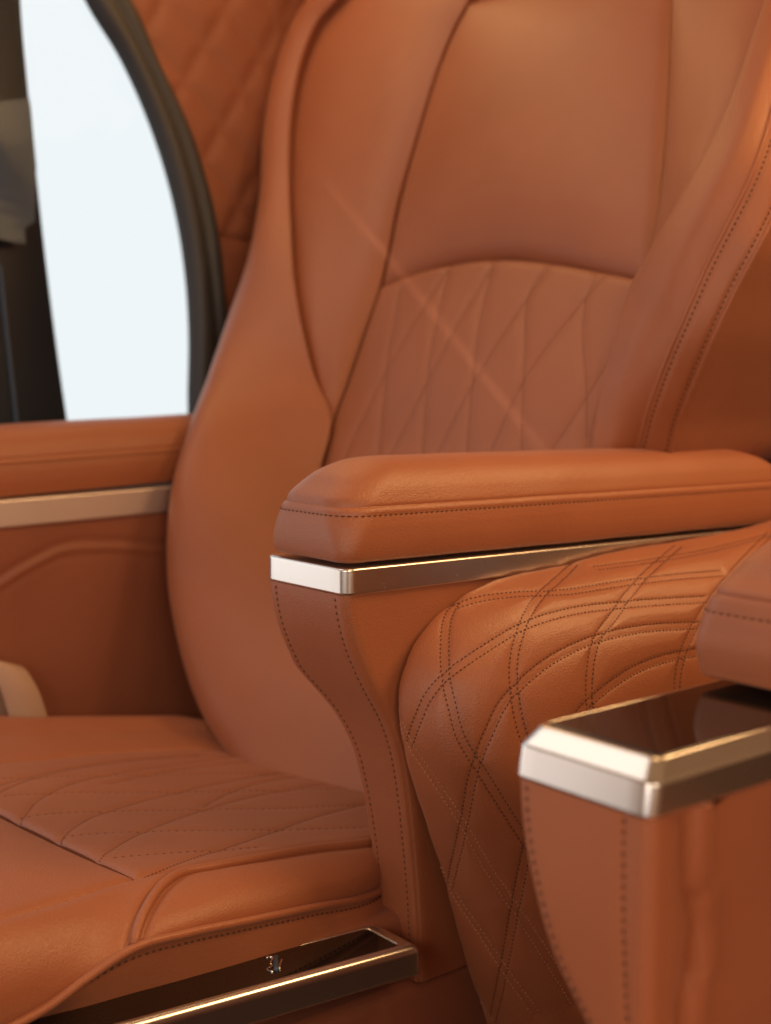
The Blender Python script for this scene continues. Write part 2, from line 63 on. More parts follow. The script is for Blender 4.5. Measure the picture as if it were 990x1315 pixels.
'cush_lines': [[(-0.0026,-0.4285,0.2971),(-0.0085,-0.4183,0.296),(-0.0143,-0.4079,0.2949),(-0.02,-0.3975,0.2937),(-0.0255,-0.387,0.2926),(-0.0308,-0.3764,0.2914),(-0.0358,-0.3657,0.2902),(-0.0406,-0.3549,0.289),(-0.0453,-0.344,0.2878),(-0.0497,-0.333,0.2866),(-0.0539,-0.3219,0.2854),(-0.0577,-0.3107,0.2842),(-0.0611,-0.2993,0.2829),(-0.064,-0.2879,0.2817),(-0.0665,-0.2763,0.2804),(-0.0687,-0.2647,0.2791),(-0.0706,-0.253,0.2778),(-0.072,-0.2412,0.2765),(-0.073,-0.2294,0.2752),(-0.0735,-0.2176,0.2739),(-0.0734,-0.2058,0.2726),(-0.0727,-0.1939,0.2713),(-0.0713,-0.1822,0.27),(-0.0693,-0.1705,0.2688),(-0.0668,-0.1589,0.2675),(-0.064,-0.1474,0.2662),(-0.0608,-0.136,0.265),(-0.0574,-0.1247,0.2637),(-0.0539,-0.1134,0.2625),(-0.0503,-0.1021,0.2612)],[(0.0194,-0.3016,0.2832),(0.0167,-0.2932,0.2823),(0.014,-0.2849,0.2813),(0.0113,-0.2765,0.2804),(0.0086,-0.2681,0.2795),(0.006,-0.2597,0.2786),(0.0035,-0.2513,0.2776),(0.0011,-0.2428,0.2767),(-0.0012,-0.2343,0.2758),(-0.0033,-0.2258,0.2748),(-0.0053,-0.2172,0.2739),(-0.0071,-0.2086,0.2729),(-0.0087,-0.2,0.272),(-0.0101,-0.1913,0.271),(-0.0113,-0.1826,0.2701),(-0.0124,-0.1739,0.2691),(-0.0134,-0.1652,0.2682),(-0.0142,-0.1564,0.2672),(-0.0149,-0.1476,0.2662),(-0.0154,-0.1389,0.2653),(-0.0157,-0.1301,0.2643),(-0.0158,-0.1213,0.2633),(-0.0157,-0.1125,0.2624),(-0.0154,-0.1037,0.2614),(-0.0148,-0.095,0.2604),(-0.0139,-0.0862,0.2595),(-0.0128,-0.0775,0.2585),(-0.0114,-0.0688,0.2576),(-0.01,-0.0602,0.2566),(-0.0084,-0.0515,0.2557)],[(0.0472,-0.1326,0.2646),(0.0469,-0.1281,0.2641),(0.0467,-0.1236,0.2636),(0.0465,-0.119,0.2631),(0.0462,-0.1145,0.2626),(0.046,-0.11,0.2621),(0.0458,-0.1054,0.2616),(0.0457,-0.1009,0.2611),(0.0455,-0.0964,0.2606),(0.0453,-0.0918,0.2601),(0.0452,-0.0873,0.2596),(0.0451,-0.0827,0.2591),(0.0451,-0.0782,0.2586),(0.045,-0.0737,0.2581),(0.045,-0.0691,0.2576),(0.0451,-0.0646,0.2571),(0.0452,-0.0601,0.2566),(0.0453,-0.0555,0.2561),(0.0455,-0.051,0.2556),(0.0457,-0.0464,0.2551),(0.0459,-0.0419,0.2546),(0.0462,-0.0374,0.2541),(0.0465,-0.0329,0.2536),(0.0468,-0.0283,0.2531),(0.0472,-0.0238,0.2526),(0.0476,-0.0193,0.2521),(0.048,-0.0148,0.2516),(0.0484,-0.0102,0.2511),(0.0488,-0.0057,0.2506),(0.0492,-0.0012,0.2501)],[(0.1334,-0.2552,0.2781),(0.129,-0.2488,0.2774),(0.1246,-0.2424,0.2767),(0.1202,-0.236,0.276),(0.1159,-0.2295,0.2752),(0.1116,-0.223,0.2745),(0.1074,-0.2165,0.2738),(0.1033,-0.2099,0.2731),(0.0994,-0.2032,0.2724),(0.0955,-0.1965,0.2716),(0.0919,-0.1896,0.2709),(0.0884,-0.1827,0.2701),(0.0851,-0.1757,0.2693),(0.082,-0.1685,0.2685),(0.0792,-0.1613,0.2677),(0.0766,-0.154,0.2669),(0.0744,-0.1465,0.2661),(0.0725,-0.139,0.2653),(0.0708,-0.1315,0.2645),(0.0694,-0.1238,0.2636),(0.0682,-0.1162,0.2628),(0.0672,-0.1085,0.2619),(0.0664,-0.1008,0.2611),(0.0657,-0.093,0.2602),(0.0652,-0.0853,0.2594),(0.0648,-0.0776,0.2585),(0.0645,-0.0698,0.2577),(0.0642,-0.0621,0.2568),(0.064,-0.0543,0.256),(0.0638,-0.0466,0.2551)],[(0.1364,-0.4838,0.3032),(0.1282,-0.4714,0.3019),(0.1197,-0.4592,0.3005),(0.1107,-0.4473,0.2992),(0.1009,-0.436,0.298),(0.0899,-0.4259,0.2968),(0.0781,-0.4167,0.2958),(0.0662,-0.4077,0.2948),(0.0547,-0.3981,0.2938),(0.0442,-0.3875,0.2926),(0.0343,-0.3762,0.2914),(0.025,-0.3646,0.2901),(0.0162,-0.3526,0.2888),(0.008,-0.3401,0.2874),(0.0006,-0.3271,0.286),(-0.0057,-0.3136,0.2845),(-0.0109,-0.2996,0.283),(-0.015,-0.2853,0.2814),(-0.0183,-0.2708,0.2798),(-0.021,-0.2561,0.2782),(-0.0233,-0.2414,0.2766),(-0.0254,-0.2267,0.2749),(-0.0274,-0.2119,0.2733),(-0.0295,-0.1972,0.2717),(-0.0317,-0.1824,0.2701),(-0.0338,-0.1677,0.2684),(-0.0356,-0.1529,0.2668),(-0.0372,-0.1381,0.2652),(-0.0388,-0.1233,0.2636),(-0.0402,-0.1084,0.2619)],[(0.174,-0.4315,0.2975),(0.1636,-0.4211,0.2963),(0.1533,-0.4105,0.2952),(0.1435,-0.3996,0.294),(0.1343,-0.3881,0.2927),(0.1259,-0.3761,0.2914),(0.1185,-0.3633,0.29),(0.112,-0.3502,0.2885),(0.1061,-0.3367,0.287),(0.1005,-0.3231,0.2855),(0.0951,-0.3095,0.284),(0.09,-0.2957,0.2825),(0.0854,-0.2818,0.281),(0.081,-0.2677,0.2795),(0.0768,-0.2537,0.2779),(0.0727,-0.2396,0.2764),(0.0688,-0.2254,0.2748),(0.0652,-0.2111,0.2732),(0.0619,-0.1968,0.2717),(0.0588,-0.1825,0.2701),(0.0557,-0.1681,0.2685),(0.0527,-0.1538,0.2669),(0.0496,-0.1394,0.2653),(0.0463,-0.1251,0.2638),(0.0429,-0.1108,0.2622),(0.0392,-0.0966,0.2606),(0.0354,-0.0824,0.2591),(0.0315,-0.0683,0.2575),(0.0276,-0.0541,0.256),(0.0236,-0.04,0.2544)],[(0.234,-0.4222,0.2964),(0.2247,-0.4097,0.2951),(0.2155,-0.3972,0.2937),(0.2064,-0.3846,0.2923),(0.1977,-0.3718,0.2909),(0.1893,-0.3587,0.2895),(0.1814,-0.3453,0.288),(0.174,-0.3316,0.2865),(0.1671,-0.3177,0.2849),(0.1606,-0.3036,0.2834),(0.1545,-0.2893,0.2818),(0.1488,-0.2749,0.2802),(0.1433,-0.2604,0.2786),(0.1381,-0.2458,0.277),(0.1332,-0.231,0.2754),(0.1287,-0.2162,0.2738),(0.1244,-0.2013,0.2721),(0.1205,-0.1863,0.2705),(0.117,-0.1712,0.2688),(0.1139,-0.156,0.2672),(0.1114,-0.1406,0.2655),(0.1094,-0.1253,0.2638),(0.1077,-0.1098,0.2621),(0.1063,-0.0944,0.2604),(0.1049,-0.079,0.2587),(0.1034,-0.0635,0.257),(0.1016,-0.0481,0.2553),(0.0996,-0.0327,0.2536),(0.0973,-0.0174,0.2519),(0.0951,-0.002,0.2502)],[(0.2914,-0.4105,0.2952),(0.2865,-0.3979,0.2938),(0.2816,-0.3854,0.2924),(0.2767,-0.3728,0.291),(0.272,-0.3602,0.2896),(0.2674,-0.3476,0.2882),(0.2629,-0.3349,0.2868),(0.2587,-0.3221,0.2854),(0.2546,-0.3093,0.284),(0.2507,-0.2964,0.2826),(0.2467,-0.2835,0.2812),(0.2427,-0.2707,0.2798),(0.2385,-0.2579,0.2784),(0.234,-0.2452,0.277),(0.2294,-0.2326,0.2756),(0.2247,-0.22,0.2742),(0.22,-0.2073,0.2728),(0.2155,-0.1947,0.2714),(0.2111,-0.1819,0.27),(0.2072,-0.169,0.2686),(0.2035,-0.1561,0.2672),(0.2001,-0.1431,0.2657),(0.1969,-0.13,0.2643),(0.1936,-0.1169,0.2629),(0.1903,-0.1039,0.2614),(0.1867,-0.0909,0.26),(0.1828,-0.078,0.2586),(0.1787,-0.0652,0.2572),(0.1744,-0.0525,0.2558),(0.1701,-0.0397,0.2544)],[(0.0496,-0.4647,0.3011),(0.0412,-0.4555,0.3001),(0.0328,-0.4462,0.2991),(0.0246,-0.4367,0.298),(0.0165,-0.4272,0.297),(0.0088,-0.4174,0.2959),(0.0012,-0.4074,0.2948),(-0.0063,-0.3974,0.2937),(-0.0135,-0.3872,0.2926),(-0.0205,-0.3769,0.2915),(-0.0271,-0.3662,0.2903),(-0.0332,-0.3554,0.2891),(-0.0388,-0.3442,0.2879),(-0.0437,-0.3327,0.2866),(-0.048,-0.321,0.2853),(-0.0518,-0.3091,0.284),(-0.0551,-0.297,0.2827),(-0.058,-0.2849,0.2813),(-0.0605,-0.2727,0.28),(-0.0626,-0.2604,0.2786),(-0.0645,-0.248,0.2773),(-0.0661,-0.2357,0.2759),(-0.0672,-0.2232,0.2746),(-0.0679,-0.2108,0.2732),(-0.0682,-0.1983,0.2718),(-0.0681,-0.1858,0.2704),(-0.0678,-0.1734,0.2691),(-0.0673,-0.1609,0.2677),(-0.0666,-0.1484,0.2663),(-0.0659,-0.136,0.265)]],
'cush_dash': [[(0.0216,-0.4302,0.2973),(0.0245,-0.4166,0.2958),(0.0275,-0.403,0.2943),(0.0305,-0.3894,0.2928),(0.0337,-0.3758,0.2913),(0.0371,-0.3623,0.2899),(0.0408,-0.3488,0.2884),(0.0448,-0.3355,0.2869),(0.0492,-0.3222,0.2854),(0.0539,-0.3091,0.284),(0.0587,-0.296,0.2826),(0.0637,-0.283,0.2811),(0.0687,-0.27,0.2797),(0.0736,-0.2569,0.2783),(0.0783,-0.2438,0.2768),(0.0828,-0.2306,0.2754),(0.0872,-0.2174,0.2739),(0.0917,-0.2041,0.2725),(0.0961,-0.1909,0.271),(0.1005,-0.1777,0.2695),(0.1047,-0.1644,0.2681),(0.1087,-0.151,0.2666),(0.1125,-0.1376,0.2651),(0.116,-0.1241,0.2637),(0.1192,-0.1106,0.2622),(0.1221,-0.0969,0.2607),(0.1246,-0.0832,0.2592),(0.1269,-0.0695,0.2576),(0.1291,-0.0557,0.2561),(0.1312,-0.0419,0.2546)],[(0.0901,-0.4349,0.2978),(0.0929,-0.4227,0.2965),(0.0957,-0.4106,0.2952),(0.0986,-0.3984,0.2938),(0.1016,-0.3863,0.2925),(0.1048,-0.3742,0.2912),(0.1081,-0.3621,0.2898),(0.1117,-0.3501,0.2885),(0.1155,-0.3382,0.2872),(0.1194,-0.3263,0.2859),(0.1235,-0.3145,0.2846),(0.1275,-0.3026,0.2833),(0.1315,-0.2908,0.282),(0.1355,-0.2789,0.2807),(0.1396,-0.2671,0.2794),(0.1439,-0.2554,0.2781),(0.1482,-0.2436,0.2768),(0.1526,-0.2319,0.2755),(0.1569,-0.2202,0.2742),(0.1611,-0.2084,0.2729),(0.1651,-0.1965,0.2716),(0.1689,-0.1846,0.2703),(0.1724,-0.1726,0.269),(0.1755,-0.1605,0.2677),(0.1782,-0.1483,0.2663),(0.1805,-0.136,0.265),(0.1826,-0.1237,0.2636),(0.1846,-0.1113,0.2622),(0.1863,-0.0989,0.2609),(0.1881,-0.0865,0.2595)],[(0.1617,-0.4244,0.2967),(0.1644,-0.4143,0.2956),(0.167,-0.4043,0.2945),(0.1697,-0.3943,0.2934),(0.1725,-0.3842,0.2923),(0.1753,-0.3742,0.2912),(0.1782,-0.3643,0.2901),(0.1812,-0.3543,0.289),(0.1843,-0.3444,0.2879),(0.1876,-0.3345,0.2868),(0.191,-0.3247,0.2857),(0.1944,-0.3149,0.2846),(0.1979,-0.3051,0.2836),(0.2015,-0.2953,0.2825),(0.2049,-0.2855,0.2814),(0.2084,-0.2757,0.2803),(0.2119,-0.266,0.2793),(0.2156,-0.2562,0.2782),(0.2192,-0.2465,0.2771),(0.2228,-0.2367,0.276),(0.2264,-0.227,0.275),(0.2299,-0.2172,0.2739),(0.2333,-0.2074,0.2728),(0.2364,-0.1975,0.2717),(0.2394,-0.1875,0.2706),(0.2423,-0.1775,0.2695),(0.245,-0.1675,0.2684),(0.2476,-0.1574,0.2673),(0.2501,-0.1473,0.2662),(0.2527,-0.1373,0.2651)],[(0.2364,-0.4115,0.2953),(0.2375,-0.4065,0.2947),(0.2385,-0.4014,0.2942),(0.2395,-0.3964,0.2936),(0.2405,-0.3914,0.2931),(0.2416,-0.3864,0.2925),(0.2426,-0.3814,0.292),(0.2436,-0.3764,0.2914),(0.2446,-0.3714,0.2909),(0.2456,-0.3664,0.2903),(0.2465,-0.3614,0.2898),(0.2475,-0.3564,0.2892),(0.2485,-0.3514,0.2887),(0.2494,-0.3464,0.2881),(0.2504,-0.3413,0.2875),(0.2513,-0.3363,0.287),(0.2523,-0.3313,0.2864),(0.2532,-0.3263,0.2859),(0.2542,-0.3213,0.2853),(0.2551,-0.3162,0.2848),(0.256,-0.3112,0.2842),(0.2569,-0.3062,0.2837),(0.2577,-0.3012,0.2831),(0.2586,-0.2961,0.2826),(0.2594,-0.2911,0.282),(0.2602,-0.286,0.2815),(0.261,-0.281,0.2809),(0.2618,-0.276,0.2804),(0.2625,-0.2709,0.2798),(0.2633,-0.2659,0.2792)],[(-0.0422,-0.4128,0.2954),(-0.0398,-0.4012,0.2941),(-0.0373,-0.3896,0.2929),(-0.0349,-0.378,0.2916),(-0.0324,-0.3664,0.2903),(-0.0298,-0.3548,0.289),(-0.0271,-0.3432,0.2878),(-0.0243,-0.3317,0.2865),(-0.0214,-0.3202,0.2852),(-0.0184,-0.3087,0.284),(-0.0152,-0.2973,0.2827),(-0.0118,-0.2859,0.2815),(-0.0083,-0.2746,0.2802),(-0.0047,-0.2633,0.279),(-0.0011,-0.252,0.2777),(0.0025,-0.2407,0.2765),(0.0062,-0.2294,0.2752),(0.0098,-0.2181,0.274),(0.0134,-0.2067,0.2727),(0.0169,-0.1954,0.2715),(0.0204,-0.184,0.2702),(0.0238,-0.1727,0.269),(0.0272,-0.1613,0.2677),(0.0306,-0.15,0.2665),(0.034,-0.1386,0.2652),(0.0374,-0.1272,0.264),(0.0408,-0.1158,0.2627),(0.0442,-0.1045,0.2615),(0.0476,-0.0931,0.2602),(0.051,-0.0817,0.259)]],
'column': {'edge':[(0.37,-0.2526,0.5307),(0.37,-0.2493,0.5059),(0.37,-0.241,0.4789),(0.37,-0.2238,0.4439),(0.37,-0.2,0.4069),(0.37,-0.1882,0.374),(0.37,-0.1807,0.3327),(0.37,-0.1741,0.2799),(0.37,-0.1693,0.2342),(0.37,-0.1663,0.1847)],'inner':[(0.2531,-0.2519,0.5254),(0.2421,-0.2432,0.486),(0.2422,-0.232,0.4607),(0.2537,-0.2214,0.4401),(0.2794,-0.1974,0.3999),(0.2938,-0.1862,0.3632),(0.3003,-0.1784,0.3138),(0.3047,-0.1724,0.2638),(0.3044,-0.1684,0.2201),(0.304,-0.1663,0.1843)]},
'shell': [[(0.3785,0.3933,0.5624),(0.3785,0.3549,0.5553),(0.3785,0.3162,0.5507),(0.3785,0.278,0.5478),(0.3785,0.2406,0.5463),(0.3785,0.2041,0.5456),(0.3785,0.1688,0.5446),(0.3785,0.1346,0.5437),(0.3785,0.1016,0.5426),(0.3785,0.0697,0.541),(0.3785,0.0391,0.5386),(0.3785,0.0094,0.5359),(0.3785,-0.0194,0.5335),(0.3785,-0.0478,0.5321),(0.3785,-0.075,0.5297),(0.3785,-0.1006,0.5252),(0.3785,-0.1243,0.5186),(0.3785,-0.1454,0.5095),(0.3785,-0.1638,0.4982),(0.3785,-0.1788,0.4845),(0.3785,-0.1902,0.4689),(0.3785,-0.1979,0.4518),(0.3785,-0.2018,0.4334),(0.3785,-0.2023,0.4142),(0.3785,-0.1987,0.3944),(0.3785,-0.1926,0.3744),(0.3785,-0.1858,0.3541),(0.3785,-0.1777,0.3337),(0.3785,-0.1694,0.313),(0.3785,-0.1616,0.292),(0.3785,-0.154,0.2708),(0.3785,-0.1464,0.2493),(0.3785,-0.1389,0.2276),(0.3785,-0.1316,0.2056),(0.3785,-0.1244,0.1834),(0.3785,-0.1169,0.1609),(0.3785,-0.1085,0.1381),(0.3785,-0.0996,0.115),(0.3785,-0.0902,0.0915),(0.3785,-0.0804,0.0677)],[(0.396,0.373,0.5595),(0.396,0.3366,0.5523),(0.396,0.2999,0.5474),(0.396,0.2635,0.5442),(0.396,0.2278,0.5423),(0.396,0.1929,0.5412),(0.396,0.1592,0.5398),(0.396,0.1265,0.5385),(0.396,0.0948,0.5372),(0.396,0.0641,0.5353),(0.396,0.0346,0.5327),(0.396,0.0061,0.5298),(0.396,-0.0218,0.5273),(0.396,-0.049,0.5255),(0.396,-0.0752,0.523),(0.396,-0.0998,0.5183),(0.396,-0.1226,0.5117),(0.396,-0.143,0.5028),(0.396,-0.1607,0.4918),(0.396,-0.1752,0.4785),(0.396,-0.1863,0.4635),(0.396,-0.194,0.4469),(0.396,-0.1979,0.4292),(0.396,-0.1986,0.4106),(0.396,-0.1953,0.3915),(0.396,-0.1896,0.372),(0.396,-0.1833,0.3524),(0.396,-0.1756,0.3326),(0.396,-0.1676,0.3125),(0.396,-0.1602,0.2922),(0.396,-0.1529,0.2716),(0.396,-0.1456,0.2508),(0.396,-0.1384,0.2297),(0.396,-0.1313,0.2084),(0.396,-0.1244,0.1869),(0.396,-0.1171,0.1652),(0.396,-0.1091,0.1431),(0.396,-0.1004,0.1207),(0.396,-0.0913,0.098),(0.396,-0.0819,0.075)],[(0.419,0.3472,0.5549),(0.419,0.3135,0.5475),(0.419,0.2796,0.5423),(0.419,0.2458,0.5386),(0.419,0.2125,0.5361),(0.419,0.18,0.5343),(0.419,0.1484,0.5323),(0.419,0.1177,0.5305),(0.419,0.0878,0.5287),(0.419,0.0589,0.5264),(0.419,0.031,0.5235),(0.419,0.004,0.5204),(0.419,-0.0224,0.5176),(0.419,-0.0482,0.5154),(0.419,-0.0729,0.5124),(0.419,-0.096,0.5075),(0.419,-0.1176,0.501),(0.419,-0.1369,0.4922),(0.419,-0.1537,0.4816),(0.419,-0.1676,0.4689),(0.419,-0.1783,0.4546),(0.419,-0.1858,0.4389),(0.419,-0.1899,0.422),(0.419,-0.1909,0.4044),(0.419,-0.1881,0.3861),(0.419,-0.183,0.3675),(0.419,-0.1772,0.3487),(0.419,-0.1701,0.3297),(0.419,-0.1627,0.3105),(0.419,-0.1558,0.291),(0.419,-0.1489,0.2714),(0.419,-0.142,0.2514),(0.419,-0.1352,0.2313),(0.419,-0.1286,0.211),(0.419,-0.122,0.1905),(0.419,-0.1151,0.1697),(0.419,-0.1074,0.1486),(0.419,-0.0992,0.1272),(0.419,-0.0905,0.1055),(0.419,-0.0816,0.0836)],[(0.45,0.3195,0.5417),(0.45,0.2911,0.5337),(0.45,0.2623,0.5275),(0.45,0.2333,0.5226),(0.45,0.2046,0.5187),(0.45,0.1764,0.5155),(0.45,0.1489,0.5122),(0.45,0.1219,0.5091),(0.45,0.0954,0.5062),(0.45,0.0696,0.5029),(0.45,0.0447,0.4992),(0.45,0.0205,0.4954),(0.45,-0.0033,0.4919),(0.45,-0.0263,0.4887),(0.45,-0.0481,0.4847),(0.45,-0.0686,0.4791),(0.45,-0.0877,0.4723),(0.45,-0.1051,0.4638),(0.45,-0.1203,0.4537),(0.45,-0.133,0.4419),(0.45,-0.1431,0.4287),(0.45,-0.1505,0.4144),(0.45,-0.155,0.3992),(0.45,-0.1568,0.3831),(0.45,-0.155,0.3663),(0.45,-0.1511,0.3492),(0.45,-0.1465,0.3319),(0.45,-0.1406,0.3143),(0.45,-0.1344,0.2966),(0.45,-0.1284,0.2786),(0.45,-0.1224,0.2604),(0.45,-0.1164,0.242),(0.45,-0.1103,0.2235),(0.45,-0.1044,0.2048),(0.45,-0.0984,0.1859),(0.45,-0.0922,0.1667),(0.45,-0.0852,0.1474),(0.45,-0.0777,0.1277),(0.45,-0.0698,0.1078),(0.45,-0.0617,0.0876)],[(0.478,0.3053,0.5193),(0.478,0.2841,0.5102),(0.478,0.2623,0.5022),(0.478,0.24,0.4953),(0.478,0.2175,0.4892),(0.478,0.1953,0.4835),(0.478,0.1734,0.4779),(0.478,0.1515,0.4728),(0.478,0.1296,0.4679),(0.478,0.1083,0.463),(0.478,0.0875,0.4578),(0.478,0.0672,0.4527),(0.478,0.0471,0.4478),(0.478,0.028,0.4428),(0.478,0.0104,0.4369),(0.478,-0.0061,0.43),(0.478,-0.0219,0.4224),(0.478,-0.0363,0.4138),(0.478,-0.0493,0.4041),(0.478,-0.0604,0.3934),(0.478,-0.0697,0.3817),(0.478,-0.0771,0.3693),(0.478,-0.0826,0.3561),(0.478,-0.0856,0.3422),(0.478,-0.0856,0.3274),(0.478,-0.0837,0.3122),(0.478,-0.081,0.2968),(0.478,-0.077,0.2811),(0.478,-0.0725,0.2652),(0.478,-0.0681,0.2491),(0.478,-0.0634,0.2328),(0.478,-0.0585,0.2164),(0.478,-0.0535,0.1999),(0.478,-0.0486,0.1832),(0.478,-0.0436,0.1663),(0.478,-0.0383,0.1493),(0.478,-0.0324,0.132),(0.478,-0.0259,0.1145),(0.478,-0.0191,0.0968),(0.478,-0.0121,0.0789)],[(0.492,0.318,0.4889),(0.492,0.3047,0.4781),(0.492,0.2909,0.4676),(0.492,0.276,0.458),(0.492,0.2607,0.4488),(0.492,0.2455,0.4397),(0.492,0.2302,0.431),(0.492,0.2143,0.4229),(0.492,0.198,0.4154),(0.492,0.1819,0.408),(0.492,0.1661,0.4006),(0.492,0.1504,0.3934),(0.492,0.1348,0.3864),(0.492,0.1207,0.3786),(0.492,0.1084,0.3698),(0.492,0.0969,0.3607),(0.492,0.0856,0.3515),(0.492,0.0749,0.3422),(0.492,0.065,0.3327),(0.492,0.0558,0.3228),(0.492,0.0474,0.3126),(0.492,0.0397,0.3021),(0.492,0.0327,0.2913),(0.492,0.0276,0.2798),(0.492,0.0251,0.2674),(0.492,0.0242,0.2544),(0.492,0.0242,0.2411),(0.492,0.0255,0.2275),(0.492,0.0277,0.2136),(0.492,0.0301,0.1996),(0.492,0.033,0.1854),(0.492,0.0364,0.1711),(0.492,0.0399,0.1566),(0.492,0.0435,0.1421),(0.492,0.0472,0.1274),(0.492,0.0514,0.1126),(0.492,0.056,0.0976),(0.492,0.0611,0.0824),(0.492,0.0666,0.067),(0.492,0.0723,0.0514)]],
